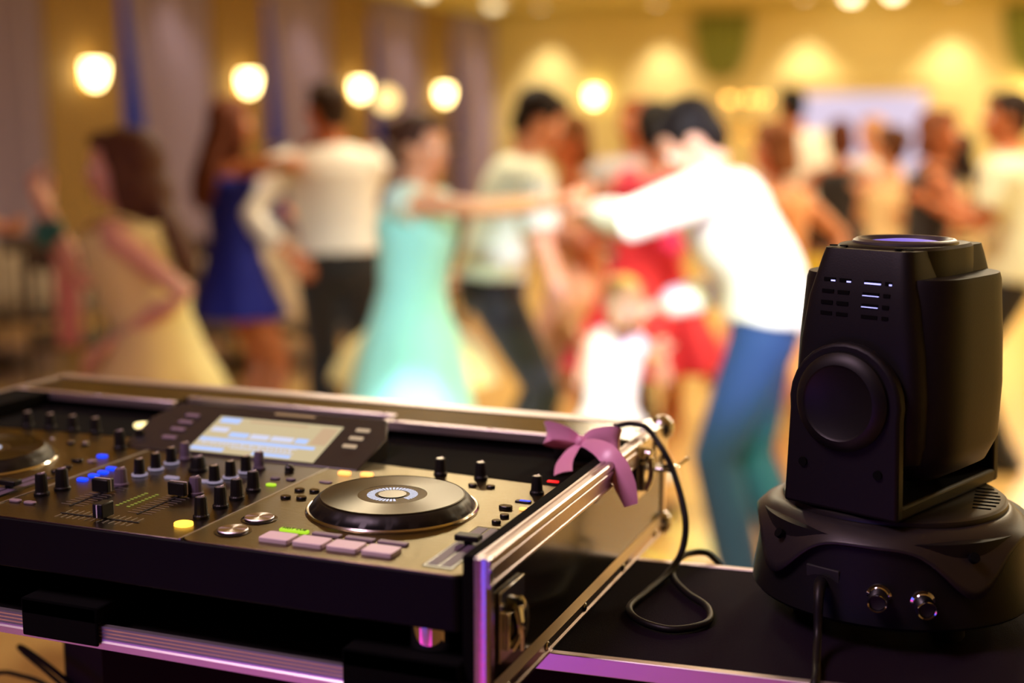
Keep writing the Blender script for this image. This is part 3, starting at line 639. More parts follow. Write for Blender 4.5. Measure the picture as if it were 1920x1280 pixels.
# jog wheels
def jog(cx, cy):
    q = MB(); q.lathe([(.0700, 0), (.0765, 0), (.0768, .0015), (.0757, .003), (.0735, .003), (.070, .001)], 96, (cx, cy, SZ)); j = cb(q, 'jog_wheel', M['ring'])
    q = MB(); rs = []; n = 160
    for r, z, d in ((.0735, .0015, 0), (.0735, .003, .0), (.0705, .0075, .0011), (.0665, .0115, .0), (.0640, .0125, 0)):
        rs.append([V((cx+(r-d*(1 if math.sin(20*a) > 0 else 0))*math.cos(a), cy+(r-d*(1 if math.sin(20*a) > 0 else 0))*math.sin(a), SZ+z)) for a in [2*PI*k/n for k in range(n)]])
    q.rings(rs); cb(q, 'rim', M['jogside'], j)
    q = MB(); q.lathe([(.0640, .0122), (.0643, .0128), (.0634, .0134), (.0632, .0130), (.031, .0130), (.0305, .0122)], 96, (0, 0, SZ)); o = q.build('top_disc', M['spun'], j); o.location = (cx-CL.x, cy-CL.y, -CL.z)
    q = MB(); q.cyl((cx, cy, SZ+.0122), .031, .0006, 64); cb(q, 'display_well', M['gloss'], j)
    q = MB(); N = 40
    for k in range(N):
        if 2 <= k-N*.80 <= 4: continue
        a0 = 2*PI*(k+.16)/N; a1 = 2*PI*(k+.84)/N
        q.v += [(cx+r*math.cos(a), cy+r*math.sin(a), SZ+.01295) for r, a in ((.0155, a0), (.0226, a0), (.0226, a1), (.0155, a1))]; o = len(q.v); q.f.append((o-4, o-3, o-2, o-1))
    cb(q, 'ring_light', M['whiteled'], j)
    q = MB(); q.cyl((cx, cy, SZ+.0128), .0125, .0006, 48); cb(q, 'hub', M['jogtop'], j)
JX, JY = -.518, 1.028; DX = -.4675
jog(JX, JY); jog(JX+DX, JY)
def knob(x, y, r=.0055, h=.0185, m=None, ring=None, point=True, name='knob', y0=.004):
    y += y0; q = MB(); n = 24
    rs = []
    for k, (rr, z) in enumerate(((1.28, 0), (1.28, .0022), (1.08, .0030), (1.02, .0045), (.92, h-.0012), (.82, h))):
        fl = .03 if 2 <= k <= 4 else 0
        rs.append([V((x+r*rr*(1+fl*math.cos(12*a))*math.cos(a), y+r*rr*(1+fl*math.cos(12*a))*math.sin(a), SZ+z)) for a in [2*PI*i/48 for i in range(48)]])
    q.rings(rs); o = cb(q, name, m or M['blackpl'])
    if m is M['greyknob']: o['label'] = 'purple grey knob'
    if ring:
        p = MB(); p.lathe([(r*1.30, .0006), (r*1.5, .0008), (r*1.5, .0024), (r*1.30, .0026)], 32, (x, y, SZ)); cb(p, 'knob_ring', M['dimled'], o)
    if point:
        p = MB(); p.box(x-.0005, x+.0005, y+r*.15, y+r*.95, SZ+h-.0002, SZ+h+.0006); cb(p, 'pointer', M['white'], o)
        p = MB(); p.cyl((x, y, SZ+h-.0004), r*.62, .0006, 24); cb(p, 'cap', M['silver'] if h < .02 and r < .0053 else M['greyknob'], o)
    return o
for x, y, r, h in ((-.8388, .946, .0056, .0200), (-.8339, .968, .0060, .0200)): knob(x, y, r, h)
knob(-.8873, 1.122, .0055, .019); knob(-.7917, 1.000, .0058, .0165, M['greyknob'])
for x, y in ((-.7969, 1.035), (-.7962, 1.060), (-.7961, 1.0855), (-.7147, 1.040), (-.7098, 1.060), (-.707, 1.0825)): knob(x, y, .0051, .0170, ring=True)
knob(-.7948, 1.107, .0050, .0175, M['greyknob']); knob(-.7032, 1.1003, .0050, .0175, M['greyknob']); knob(-.7075, .999, .0058, .0165, M['greyknob'])
knob(-.7567, 1.074, .0075, .014)
for x, y in ((-.6598, .938), (-.6626, .972), (-.6639, 1.000), (-.6651, 1.0295)): knob(x, y, .0056, .0185)
knob(-.4156, 1.116, .0052, .017); knob(-.4156+DX, 1.150, .0050, .015)
for x, y in ((-.527, 1.146), (-.4845, 1.146), (-1.0519, 1.171), (-1.0212, 1.1725), (-.9905, 1.173), (-.9598, 1.1735)): knob(x, y, .0052, .0165)
q = MB(); q.ell((-.6709, 1.108, SZ+.002), (.005, .005, .005)); cb(q, 'selector_cap', M['gloss'])
def btn(x, y, w, d, m, name='button', h=.0015, r=None, lab=None):
    r = r if r is not None else min(w, d)*.49
    q = MB(); q.prism(rrect(x-w/2, x+w/2, y-d/2, y+d/2, r), SZ-.0005, SZ+h); o = cb(q, name, m, bevel=min(.0006, h*.4))
    if lab: o['label'] = lab
    return o
for dx in (0, DX):
    R_ = dx == 0
    for x, y, l in ((-.6099, .9555, 'play'), (-.6114, .9170, 'cue')):
        x += dx; q = MB(); q.lathe([(.0158, 0), (.0158, .0006), (.0136, .0008), (.0132, .0002)], 48, (x, y, SZ)); o = cb(q, l+'_button', M['gloss'])
        q = MB(); q.lathe([(.0128, 0), (.0128, .0022), (.0122, .0028), (.002, .0030)], 48, (0, 0, 0)); p = q.build('face', M['spunbtn'], o); p.location = (x-CL.x, y-CL.y, SZ-CL.z); p['label'] = 'spun aluminium face'
    for x in (-.5637, -.5323, -.5010, -.4696): btn(x+dx, .9112, .0275, .0195, M['pad'], 'performance_pad', .0038, .0022, 'pale pink rubber pad')
    for i, x in enumerate((-.5633, -.5320, -.5010, -.4712)):
        g = R_ and i == 0
        o = btn(x+dx, .9352, .0265, .0065, M['green'] if g else M['padring'], 'mode_button', .0022, .0015, 'lime green lit button' if g else None)
        if g: text('lettering', 'HOT CUE', .0052, M['rubber'], o, (x-CL.x, .9356-CL.y, SZ+.0023-CL.z))
    for x, y in ((-.6245, 1.0484), (-.6097, 1.0502), (-.6237, 1.0224), (-.6090, 1.0252)): btn(x+dx, y, .0098, .0085, M['gloss'], 'loop_button', .0025)
    for x, y in ((-.6147, 1.117), (-.592, 1.1205)): btn(x+dx, y, .0125, .0075, M['orange'] if R_ else M['padring'], 'load_button', .003, .0025, 'orange lit button' if R_ else None)
    btn(-.6164+dx, 1.083, .0135, .0050, M['padring'], h=.0015)
    for x, y in ((-.4811, 1.1225), (-.4631, 1.1235)): btn(x+dx, y, .0085, .0070, M['gloss'], 'round_button', .0025)
    btn(-.4243+dx, 1.064, .0125, .0085, M['gloss'], 'round_button', .003); btn(-.4085+dx, 1.066, .0075, .006, M['orange'] if R_ else M['padring'], 'round_button', .002)
    for y in (1.0390, 1.0200): btn(-.4154+dx, y, .0082, .0072, M['gloss'], 'round_button', .0028)
    # tempo slider
    x = -.4135+dx; q = MB(); q.box(x-.0125, x+.0125, .894, 1.004, SZ+.0001, SZ+.0008); sl = cb(q, 'tempo_slider', M['gloss'])
    q = MB(); q.box(x-.0100, x-.0012, .898, 1.000, SZ+.0008, SZ+.0011); q.box(x+.0012, x+.0100, .898, 1.000, SZ+.0008, SZ+.0011); cb(q, 'track', M['greyknob'], sl)
    q = MB(); q.box(x-.0105, x+.0105, .9500, .9610, SZ+.004, SZ+.0090); q.box(x-.003, x+.003, .952, .959, SZ+.0008, SZ+.004); cb(q, 'slider_cap', M['blackpl'], sl, bevel=.001)
btn(-.4171, 1.089, .0150, .0065, M['blackpl'], 'sync_button', .0015, .002); btn(-.4155, 1.089, .0105, .0040, M['blue'], 'sync_light', .0018, .001, 'bright blue light')
btn(-.4152, 1.163, .0110, .0045, M['red'], 'red_light', .0015, .001, 'glowing red light')
for x, y in ((-.838, 1.0056), (-.8375, 1.0215), (-.8372, 1.0350), (-.8390, 1.0500)): btn(x, y, .0105, .0065, M['blue'], 'blue_button', .0020, .002, 'bright blue lit button')
btn(-.8801, 1.088, .0110, .0075, M['blue'], 'blue_button', .0020, .003, 'bright blue lit button')
btn(-.8926, 1.066, .0100, .0080, M['padring'], 'round_button'); btn(-.8776, 1.069, .0100, .0080, M['padring'], 'round_button')
for x, y in ((-.8457, .9237), (-.8288, .9229)): btn(x, y, .0125, .0065, M['padring'], 'round_button', .0018)
for x, y in ((-.9801, 1.131), (-.9518, 1.127), (-.9352, 1.130)): btn(x, y, .0050, .0050, M['silver'], 'small_button', .0025)
btn(-.7625, 1.043, .0150, .0060, M['dimled'], 'flat_button', .0018, .0015, 'white lit button')
btn(-.7300, 1.043, .0150, .0060, M['dimled'], 'flat_button', .0018, .0015, 'white lit button')
for x, y in ((-.6685, 1.078), (-.6526, 1.080)): btn(x, y, .0100, .0070, M['greyknob'], 'oval_button', .0015)
btn(-.6600, 1.056, .0105, .0065, M['green'], 'oval_button', .0015, lab='dim green lit button')
o = btn(-.6608, .9175, .0165, .0150, M['yel'], 'yellow_button', .0025, lab='glowing yellow button')
btn(-.9272, 1.219, .020, .018, M['paleyel'], 'lamp_button', .004, lab='glowing disc for a pale yellow highlight')  # glowing disc stands in for an out-of-focus highlight, no real button
# channel faders
def fader(x, y, cy, lab):
    q = MB(); q.box(x-.0009, x+.0009, .930, 1.000, SZ, SZ+.0004); f = cb(q, 'channel_fader', M['rubber'])
    q = MB()
    for k in range(11):
        yy = .934+.0062*k; q.box(x-.0125, x-.0022, yy-.0004, yy+.0004, SZ, SZ+.0002); q.box(x+.0022, x+.0125, yy-.0004, yy+.0004, SZ, SZ+.0002)
    cb(q, 'scale_marks', M['silver'], f)
    q = MB(); q.box(x-.0092, x+.0092, cy-.0050, cy+.0050, SZ+.0015, SZ+.0140); o = cb(q, 'fader_cap', M['blackpl'], f, bevel=.0012)
    q = MB(); q.box(x+.0090, x+.0094, cy-.0006, cy+.0006, SZ+.0025, SZ+.0132); q.box(x-.0088, x+.0092, cy-.0006, cy+.0006, SZ+.0138, SZ+.0142); cb(q, 'marker_line', M['white'], o)
fader(-.7905, .93, .976, ''); fader(-.7180, .93, .992, '')
q = MB(); q.box(-.7830, -.7000, .9085, .9100, SZ, SZ+.0004); f = cb(q, 'crossfader', M['rubber'])
q = MB()
for k in range(13):
    xx = -.7800+.0063*k; q.box(xx-.0004, xx+.0004, .8975, .9065, SZ, SZ+.0002); q.box(xx-.0004, xx+.0004, .9120, .9210, SZ, SZ+.0002)
cb(q, 'scale_marks', M['silver'], f)
q = MB(); q.box(-.7425, -.7320, .9010, .9175, SZ+.0015, SZ+.0145); o = cb(q, 'fader_cap', M['blackpl'], f, bevel=.0012)
q = MB(); q.box(-.7380, -.7368, .9005, .9012, SZ+.0025, SZ+.0138); cb(q, 'marker_line', M['white'], o)
q = MB()
for x in (-.7520, -.7400):
    for k in range(9): q.box(x-.0016, x+.0016, .9460+.0052*k, .9482+.0052*k, SZ, SZ+.0003)
cb(q, 'level_meter', M['ledseg'])['label'] = 'yellow green lit level segments'
# screen housing
tan_ = math.tan(math.radians(19)); SPZ = lambda y: 1.2206+tan_*(y-1.1366)
out = [(-.889, 1.132), (-.609, 1.132), (-.605, 1.189), (-.620, 1.222), (-.876, 1.222), (-.892, 1.189)]
q = MB(); n = len(out); q.v = [(x, y, SZ-.001) for x, y in out]+[(x, y, SPZ(y)) for x, y in out]
q.f = [tuple(range(n-1, -1, -1)), tuple(range(n, 2*n))]+[(k, (k+1) % n, n+(k+1) % n, n+k) for k in range(n)]
scr = cb(q, 'screen_housing', mat('satin_bezel', (.035,.033,.035,1), .3, .3), bevel=.0012)
def onp(x0, x1, y0, y1, h, m, name, parent=None, b=0, lab=None):
    q = MB(); vs = [(x, y, SPZ(y)+hh) for hh in (.0, h) for y in (y0, y1) for x in (x0, x1)]
    q.add(vs, [(0,2,3,1),(4,5,7,6),(0,1,5,4),(2,6,7,3),(0,4,6,2),(1,3,7,5)]); o = cb(q, name, m, parent or scr, bevel=b)
    if lab: o['label'] = lab
    return o
dsp = onp(-.8110, -.6610, 1.1366, 1.2015, .0006, glow('beige_screen', (.60,.50,.29,1), .95), 'display', lab='beige lit display with pale blue rows')
bl_ = glow('pale_blue_screen', (.44,.60,1,1), 1.0); bl2 = glow('pale_white_screen', (.62,.66,.85,1), 1.0); bg_ = glow('tan_screen', (.60,.42,.25,1), .9)
for (a, b, c, d, m) in ((-.806, -.782, 1.190, 1.199, bl_), (-.770, -.700, 1.194, 1.1975, bg_), (-.806, -.786, 1.173, 1.181, bl2), (-.780, -.757, 1.1655, 1.1735, bl_), (-.754, -.732, 1.1655, 1.1735, bl2), (-.729, -.703, 1.1655, 1.1735, bl2), (-.700, -.686, 1.1655, 1.1735, bl_),
                      (-.809, -.672, 1.1565, 1.1615, bl_), (-.809, -.690, 1.1540, 1.1552, bl2), (-.809, -.770, 1.1385, 1.1445, bl_), (-.735, -.690, 1.1385, 1.1435, bl_), (-.765, -.690, 1.1462, 1.1472, bl2), (-.682, -.664, 1.166, 1.196, bg_)):
    onp(a, b, c, d, .0009, m, 'screen_row', dsp)
q = MB()
for k in range(22): 
    x = -.806+.0052*k; q.add([(x+dx, y, SPZ(y)+.0012) for dx, y in ((0, 1.1478), (.0022, 1.1478), (.0022, 1.1478+.002+.003*abs(math.sin(k*1.7))), (0, 1.1478+.002+.003*abs(math.sin(k*1.7))))], [(0, 1, 2, 3)])
cb(q, 'screen_waveform', bl2, dsp)
for y in (1.1983, 1.1835, 1.1690): onp(-.6445, -.6290, y-.0022, y+.0022, .0018, glow('warm_grey_key', (.66,.48,.30,1), .75), 'screen_button', b=.0006, lab='pale lit button')
for y in (1.1973, 1.184, 1.1699, 1.1541): onp(-.8535, -.8360, y-.0022, y+.0022, .0018, M['padring'], 'screen_button', b=.0006)
onp(-.752, -.703, 1.2135, 1.2175, .0003, glow('gold_lettering_strip', (.75,.48,.25,1), .35), 'badge', lab='illegible pale gold strip')
# ================================================================ FLIGHT CASE
X0, X1, Y0, Y1, ZB = -1.172, -.3640, .8790, 1.388, 1.1125
FL = V(((X0+X1)/2, (Y0+Y1)/2, ZB)); fc = empty('flight_case', FL, 0, 'open black flight case with aluminium edges and butterfly latches around the DJ controller', 'flight case')
FI = Matrix.Translation(-FL)
def fb(q, name, m, parent=None, **k): return q.build(name, m, parent or fc, mtx=FI, **k)
q = MB(); q.box(X0+.003, X1-.003, Y0+.004, Y1-.003, ZB+.002, ZB+.010); fb(q, 'floor_board', M['wood'])
q = MB(); q.box(X1-.011, X1-.002, Y0+.003, Y1-.004, ZB+.010, RIMZ-.002); fb(q, 'right_wall', M['lam'])
q = MB(); q.box(X0+.002, X0+.011, Y0+.003, Y1-.004, ZB+.010, RIMZ-.002); fb(q, 'left_wall', M['lam'])
q = MB(); q.box(X1-.0235, X1-.0112, Y0+.004, 1.284, ZB+.010, RIMZ-.0005); fb(q, 'foam_liner', M['foam'], bevel=.001)
q = MB(); q.box(X0+.0112, -1.1105, Y0+.004, 1.284, ZB+.010, RIMZ-.0005); fb(q, 'foam_liner', M['foam'], bevel=.001)
q = MB(); q.box(X0+.011, X1-.011, Y1-.012, Y1-.003, ZB+.010, RIMZ-.002); fb(q, 'back_wall', M['lam'])
# rear ledge with a notch round the screen
NX0, NX1 = -.930, -.656
q = MB(); q.prism([(X0+.012, 1.284), (NX0, 1.284), (NX0, 1.312), (NX1, 1.312), (NX1, 1.284), (X1-.012, 1.284), (X1-.012, Y1-.013), (X0+.012, Y1-.013)], RIMZ-.009, RIMZ-.0008); fb(q, 'rear_ledge', M['lam'])
q = MB(); q.box(X0+.012, NX0, 1.285, 1.292, ZB+.01, RIMZ-.009); q.box(NX1, X1-.0245, 1.285, 1.292, ZB+.01, RIMZ-.009); q.box(NX0, NX1, 1.313, 1.320, ZB+.01, RIMZ-.009); q.box(NX0-.007, NX0, 1.285, 1.32, ZB+.01, RIMZ-.009); q.box(NX1, NX1+.007, 1.285, 1.32, ZB+.01, RIMZ-.009); fb(q, 'rear_bulkhead', M['foam'])
def trim(name, x0, x1, y0, y1, z0, z1, riv=(), axis='y', bev=.0008):
    q = MB(); q.box(x0, x1, y0, y1, z0, z1); o = fb(q, name, M['alu'], bevel=bev)
    if riv:
        for p in riv: q = MB(); q.ell(p[0], p[1], n=10, m=6); fb(q, 'rivet', M['steel'], o)
    return o
rz = lambda xs, y: [((x, y, RIMZ+.0002), (.0028, .0028, .0012)) for x in xs]
trim('ledge_trim', X0+.012, NX0, 1.2800, 1.2880, RIMZ-.010, RIMZ, rz((-1.15, -1.04, -.945), 1.284))
trim('ledge_trim', NX1, X1-.0245, 1.2800, 1.2880, RIMZ-.010, RIMZ, rz((-.64, -.53, -.43), 1.284))
trim('ledge_trim', NX0, NX1, 1.3085, 1.3165, RIMZ-.010, RIMZ, rz((-.915, -.79, -.67), 1.3125))
def ridge(name, profile, p0, p1, ax):      # extrude a 2-D profile (a, z) along y or x
    q = MB(); n = len(profile); rs = []
    for s_ in (p0, p1): rs.append([V((a, s_, z)) if ax == 'y' else V((s_, a, z)) for a, z in profile])
    q.rings(rs); return q
# right wall: top edge extrusion with two ribs on its outer face
pr = [(X1-.0115, RIMZ-.012), (X1-.0115, RIMZ+.0004), (X1-.0090, RIMZ+.0004), (X1-.0084, RIMZ-.0008), (X1-.0070, RIMZ-.0008), (X1-.0064, RIMZ+.0004), (X1-.002, RIMZ), (X1-.0002, RIMZ-.0012), (X1+.0006, RIMZ-.0045), (X1-.0006, RIMZ-.0052), (X1-.0006, RIMZ-.0066), (X1+.0010, RIMZ-.0074), (X1+.0010, RIMZ-.0100), (X1-.0004, RIMZ-.0108), (X1-.0004, RIMZ-.0200), (X1+.0008, RIMZ-.0206), (X1+.0008, RIMZ-.0225), (X1-.0022, RIMZ-.0225), (X1-.0022, RIMZ-.012)]
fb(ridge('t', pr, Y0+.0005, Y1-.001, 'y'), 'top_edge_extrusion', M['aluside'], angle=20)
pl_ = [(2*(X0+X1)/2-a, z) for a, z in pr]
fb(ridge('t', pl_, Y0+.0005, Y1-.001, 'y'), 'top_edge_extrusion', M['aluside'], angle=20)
prb = [(Y1-.024, RIMZ-.004), (Y1-.024, RIMZ+.0002), (Y1-.019, RIMZ+.0008), (Y1-.014, RIMZ+.0002), (Y1-.003, RIMZ+.0002), (Y1, RIMZ-.002), (Y1, RIMZ-.022), (Y1-.002, RIMZ-.022), (Y1-.002, RIMZ-.004)]
fb(ridge('t', prb, X0+.001, X1-.0118, 'x'), 'rear_top_extrusion', M['alu'], angle=20)
# bottom extrusions
prl = [(X1-.0018, ZB), (X1+.0012, ZB), (X1+.0018, ZB+.003), (X1+.0004, ZB+.005), (X1+.0004, ZB+.011), (X1+.0014, ZB+.013), (X1+.0004, ZB+.015), (X1-.0018, ZB+.021)]
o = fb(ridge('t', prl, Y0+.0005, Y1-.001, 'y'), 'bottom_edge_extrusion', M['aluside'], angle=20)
for y in (.915, 1.005, 1.105, 1.225, 1.345): q = MB(); q.ell((X1+.0012, y, ZB+.0085), (.0015, .0042, .0042)); fb(q, 'rivet', M['steel'], o)
prf = [(Y0+.006, ZB), (Y0, ZB), (Y0-.0006, ZB+.006), (Y0+.0006, ZB+.0075)]+[(Y0+.0006+(.0005 if k % 2 else 0), ZB+.009+.0016*k) for k in range(8)]+[(Y0+.006, ZB+.0205)]
fb(ridge('t', prf, X0+.001, X1-.0125, 'x'), 'front_edge_extrusion', M['alu'], angle=15)
# vertical extrusions
for ya, yb in ((Y0, 1),):
    prv = [(X1-.0120, Y0+.012), (X1-.0120, Y0), (X1-.0085, Y0-.0008), (X1-.0060, Y0), (X1-.0030, Y0), (X1, Y0+.0015), (X1+.0006, Y0+.004), (X1, Y0+.006), (X1, Y0+.0095), (X1-.0018, Y0+.0095), (X1-.0018, Y0+.012)]
    q = MB(); q.prism(prv, ZB, RIMZ-.0005); fb(q, 'front_corner_extrusion', M['alupol'], angle=20)
    q = MB(); q.prism([(X0+X1-x, y) for x, y in prv], ZB, RIMZ-.0005); fb(q, 'front_corner_extrusion', M['alupol'], angle=20)
for x0, x1 in ((X1-.012, X1+.0006), (X0-.0006, X0+.012)):
    q = MB(); q.prism([(x0, Y1-.010), (x1, Y1-.010), (x1, Y1+.0006), (x0, Y1+.0006)], ZB, RIMZ-.003); fb(q, 'rear_corner_extrusion', M['alu'], bevel=.002)
for x, y, z in ((X1-.004, Y1-.004, ZB+.010), (X0+.004, Y1-.004, ZB+.010), (X1-.004, Y1-.004, RIMZ-.006)):
    q = MB(); q.ell((x, y, z), (.014, .014, .014)); fb(q, 'ball_corner', M['steel'])
q = MB(); q.box(X1-.022, X1+.0016, Y1-.05, Y1+.001, RIMZ-.0005, RIMZ+.0010); q.box(X1+.0004, X1+.0018, Y1-.05, Y1+.001, RIMZ-.03, RIMZ+.0005); fb(q, 'corner_brace', M['steel'], bevel=.0006)
# foam risers beneath the controller feet
for a, b in ((-.487, -.3875), (-.802, -.722), (-1.110, -1.02)):
    q = MB(); q.box(a, b, Y0-.0045, Y0-.0012, ZB+.003, 1.1498); q.box(a, b, Y0-.0045, Y0+.075, ZB+.0225, 1.1498); fb(q, 'foam_riser', M['foam'], bevel=.002)
for a, b in ((-.487, -.3875), (-1.110, -1.02)):
    q = MB(); q.box(a, b, 1.20, 1.27, ZB+.010, 1.1498); fb(q, 'foam_riser', M['foam'], bevel=.002)
# butterfly latches on the right wall
def latch(y, z, open_):
    q = MB(); q.box(X1-.0015, X1+.0012, y-.026, y+.026, z-.026, z+.030); l = fb(q, 'latch', M['steel'], bevel=.0006)
    q = MB(); q.box(X1+.0012, X1+.0060, y-.020, y-.008, z-.018, z+.012); q.tube([(X1+.006, y-.016, z-.018), (X1+.011, y-.010, z-.004), (X1+.008, y-.004, z+.014)], .0035, 10, sub=3); fb(q, 'latch_hook', M['chrome'], l, bevel=.001)
    if open_:
        q = MB(); q.box(X1+.001, X1+.034, y-.006, y+.014, z+.001, z+.0045); q.tube([(X1+.030, y-.008, z+.003), (X1+.034, y+.018, z+.004), (X1+.040, y+.030, z+.009)], .0022, 8, sub=3); q.tube([(X1+.002, y-.012, z+.012), (X1+.007, y-.002, z+.020), (X1+.003, y+.012, z+.014)], .004, 8, sub=3); fb(q, 'latch_wing', M['chrome'], l, bevel=.001)
        q = MB(); q.cyl((0, 0, 0), .008, .007, 20, Matrix.Translation((X1+.001, y-.002, z+.016)) @ Matrix.Rotation(PI/2, 4, 'Y')); fb(q, 'latch_pivot', M['chrome'], l)
    else:
        q = MB(); q.lathe([(.020, 0), (.021, .004), (.017, .007), (.004, .009)], 28, mtx=Matrix.Translation((X1+.001, y+.002, z-.002)) @ Matrix.Rotation(PI/2, 4, 'Y')); fb(q, 'latch_dish', M['gloss'], l)
        q = MB(); q.tube([(X1+.009, y-.010, z+.015), (X1+.013, y-.012, z-.002), (X1+.010, y-.004, z-.020)], .003, 8, sub=3); fb(q, 'latch_wing', M['chrome'], l)
latch(1.298, 1.203, True); latch(.925, 1.172, False)
# ================================================================ TRUNK, COLUMN
TR = math.radians(4.6); TO = V((-.3717, 1.0125, 0))
tk = empty('road_trunk', TO, TR, 'tall narrow black road trunk with aluminium edges that carries the moving head light', 'trunk')
def lb(name, m, a, b=.001, parent=None): 
    q = MB(); q.box(*a); return q.build(name, m, parent or tk, bevel=b)
lb('body', mat('maroon_black_panel', (.012,.003,.004,1), .6, spec=.05), (-.44, .93, .010, .264, 0, TZ-.006))
lb('lid_panel', mat('black_lid_laminate', (.010,.006,.012,1), .75, bump=.2, bscale=900, spec=.03), (-.436, .926, .006, .266, TZ-.006, TZ-.0006))
for nm, a in (('front_edge_extrusion', (-.445, .935, -.0005, .0075, TZ-.016, TZ)), ('rear_edge_extrusion', (-.445, .935, .2645, .2725, TZ-.016, TZ)), ('left_edge_extrusion', (-.445, -.437, .0075, .2645, TZ-.016, TZ)), ('right_edge_extrusion', (.927, .935, .0075, .2645, TZ-.016, TZ))):
    lb(nm, M['alu'], a, .0008)
st = empty('stand_column', (-.924, 1.13, 0), 0, 'black upright column under the left part of the flight case', 'stand')
q = MB(); q.box(-.032, .032, -.03, .03, .02, ZB-.012); q.build('column', M['blackpl'], st, bevel=.004)
q = MB(); q.box(-.17, .03, -.14, .14, ZB-.012, ZB-.0005); q.build('platform', M['rubber'], st, bevel=.002)
q = MB(); q.box(-.2, .09, -.22, .22, 0, .02); q.build('base_plate', M['blackpl'], st, bevel=.004)
# cables
q = MB(); q.tube([(-.845, 1.07, .93), (-.90, 1.075, .955), (-.955, 1.08, .982), (-.995, 1.085, .996), (-1.002, 1.09, .990), (-.965, 1.092, .966), (-.93, 1.09, .945), (-.90, 1.088, .92), (-.865, 1.085, .80)], .0028, 8, sub=8)
tag(q.build('loose_cable', M['rubber']), 'thin black cable looping beside the stand column, upper of the two', 'cable', 'black cables under the flight case')
q = MB(); q.tube([(-1.12, 1.10, .86), (-1.06, 1.10, .945), (-1.01, 1.10, .955), (-.96, 1.095, .945), (-.90, 1.09, .90), (-.86, 1.086, .80)], .0028, 8, sub=8)
tag(q.build('loose_cable', M['rubber']), 'thin black cable below the looped one, crossing the bottom left corner', 'cable', 'black cables under the flight case')
q = MB(); ct = TZ+.0035
q.tube([(-.43, 1.30, 1.20), (-.402, 1.315, 1.2395), (-.372, 1.32, 1.2440), (-.348, 1.30, 1.230), (-.330, 1.29, 1.205), (-.312, 1.27, 1.165), (-.311, 1.255, 1.135), (-.318, 1.228, 1.119), (-.326, 1.176, ct), (-.329, 1.132, ct), (-.310, 1.103, ct), (-.278, 1.094, ct), (-.254, 1.121, ct), (-.262, 1.159, ct), (-.289, 1.190, ct), (-.312, 1.225, ct+.001), (-.319, 1.258, ct+.004), (-.312, 1.290, ct+.006), (-.292, 1.308, ct-.001), (-.275, 1.312, 1.07), (-.27, 1.315, .9)], .0034, 10, sub=8)
tag(q.build('power_cable', mat('cable_jacket', (.006,.005,.006,1), .45, spec=.25)), 'black cable arching out of the flight case and looping on the trunk lid', 'cable')
# little receiver with a red light under the bow
rc = empty('receiver_box', (-.428, 1.262, SZ), 0, 'small black box with a red light under the pink bow', 'receiver')
q = MB(); q.box(-.018, .022, -.012, .012, .0005, .020); q.build('body', M['blackpl'], rc, bevel=.002)
q = MB(); q.box(-.014, .006, -.0128, -.0118, .0135, .0175); q.build('red_light', M['red'], rc)
# ---- satin bows
satin = mat('pink_satin', srgb(240,165,205), .34, sheen=.5, spec=.7)
def strip(q, pts, w, wd, sub=6, th=.0005, taper=None):
    """satin ribbon: pts centre line, w width, wd list of width directions"""
    P = []; W = []; WW = []
    for i in range(len(pts)-1):
        p0, p1, p2, p3 = [V(pts[j]) for j in (max(i-1, 0), i, i+1, min(i+2, len(pts)-1))]
        for j in range(sub):
            t = j/sub; P.append(.5*((2*p1)+(p2-p0)*t+(2*p0-5*p1+4*p2-p3)*t*t+(-p0+3*p1-3*p2+p3)*t**3)); W.append((V(wd[i])*(1-t)+V(wd[i+1])*t).normalized()); ww = (w[i]*(1-t)+w[i+1]*t) if isinstance(w, list) else w; WW.append(ww)
    P.append(V(pts[-1])); W.append(V(wd[-1]).normalized()); WW.append(w[-1] if isinstance(w, list) else w)
    rs = []
    for i, p in enumerate(P):
        t = (P[min(i+1, len(P)-1)]-P[max(i-1, 0)]).normalized(); u = (W[i]-t*W[i].dot(t)).normalized(); nn = t.cross(u)
        cr = .06*WW[i]
        rs.append([p-u*WW[i]/2, p-u*WW[i]/4+nn*cr, p+nn*cr*1.3, p+u*WW[i]/4+nn*cr, p+u*WW[i]/2, p+u*WW[i]/4+nn*(cr-th), p+nn*(cr*1.3-th), p-u*WW[i]/4+nn*(cr-th)])
    q.rings(rs)
def bow(loc, rz, label, sc=1):
    b = empty('ribbon_bow', loc, rz, label, 'bow', 'pink satin bows on the flight case')
    for sg, nm in ((-1, 'loop'), (1, 'loop')):
        q = MB(); s_ = sc
        strip(q, [(0, 0, 0), (sg*.014*s_, -.006*s_, .008*s_), (sg*.032*s_, -.006*s_, .010*s_), (sg*.038*s_, 0, .004*s_), (sg*.030*s_, .007*s_, -.001*s_), (sg*.012*s_, .005*s_, -.003*s_), (0, 0, 0)], [.006*s_, .014*s_, .020*s_, .021*s_, .020*s_, .014*s_, .006*s_],
              [(0, 0, 1)]*2+[(0, 0, 1)]*5)
        q.build(nm, satin, b)
    q = MB(); q.ell((0, -.003, .001), (.0055*sc, .006*sc, .006*sc)); q.build('knot', satin, b)
    return b
b = bow((-.4105, 1.235, 1.2425), 0, 'pink satin ribbon bow tied over the right rear rim of the flight case')
wl = lambda pts: [V(p)-V((-.4105, 1.235, 1.2425)) for p in pts]
q = MB(); strip(q, wl([(-.4105, 1.231, 1.2425), (-.3925, 1.214, 1.2455), (-.3750, 1.201, 1.2425), (-.3610, 1.195, 1.2300), (-.3520, 1.192, 1.2130), (-.3455, 1.190, 1.1955)]), [.006, .014, .020, .022, .021, .013], [(.4, .5, .8), (.45, .5, .75), (.7, .4, .6), (.9, .35, .35), (.95, .33, .2), (.95, .33, .3)])
q.build('tail', satin, b)
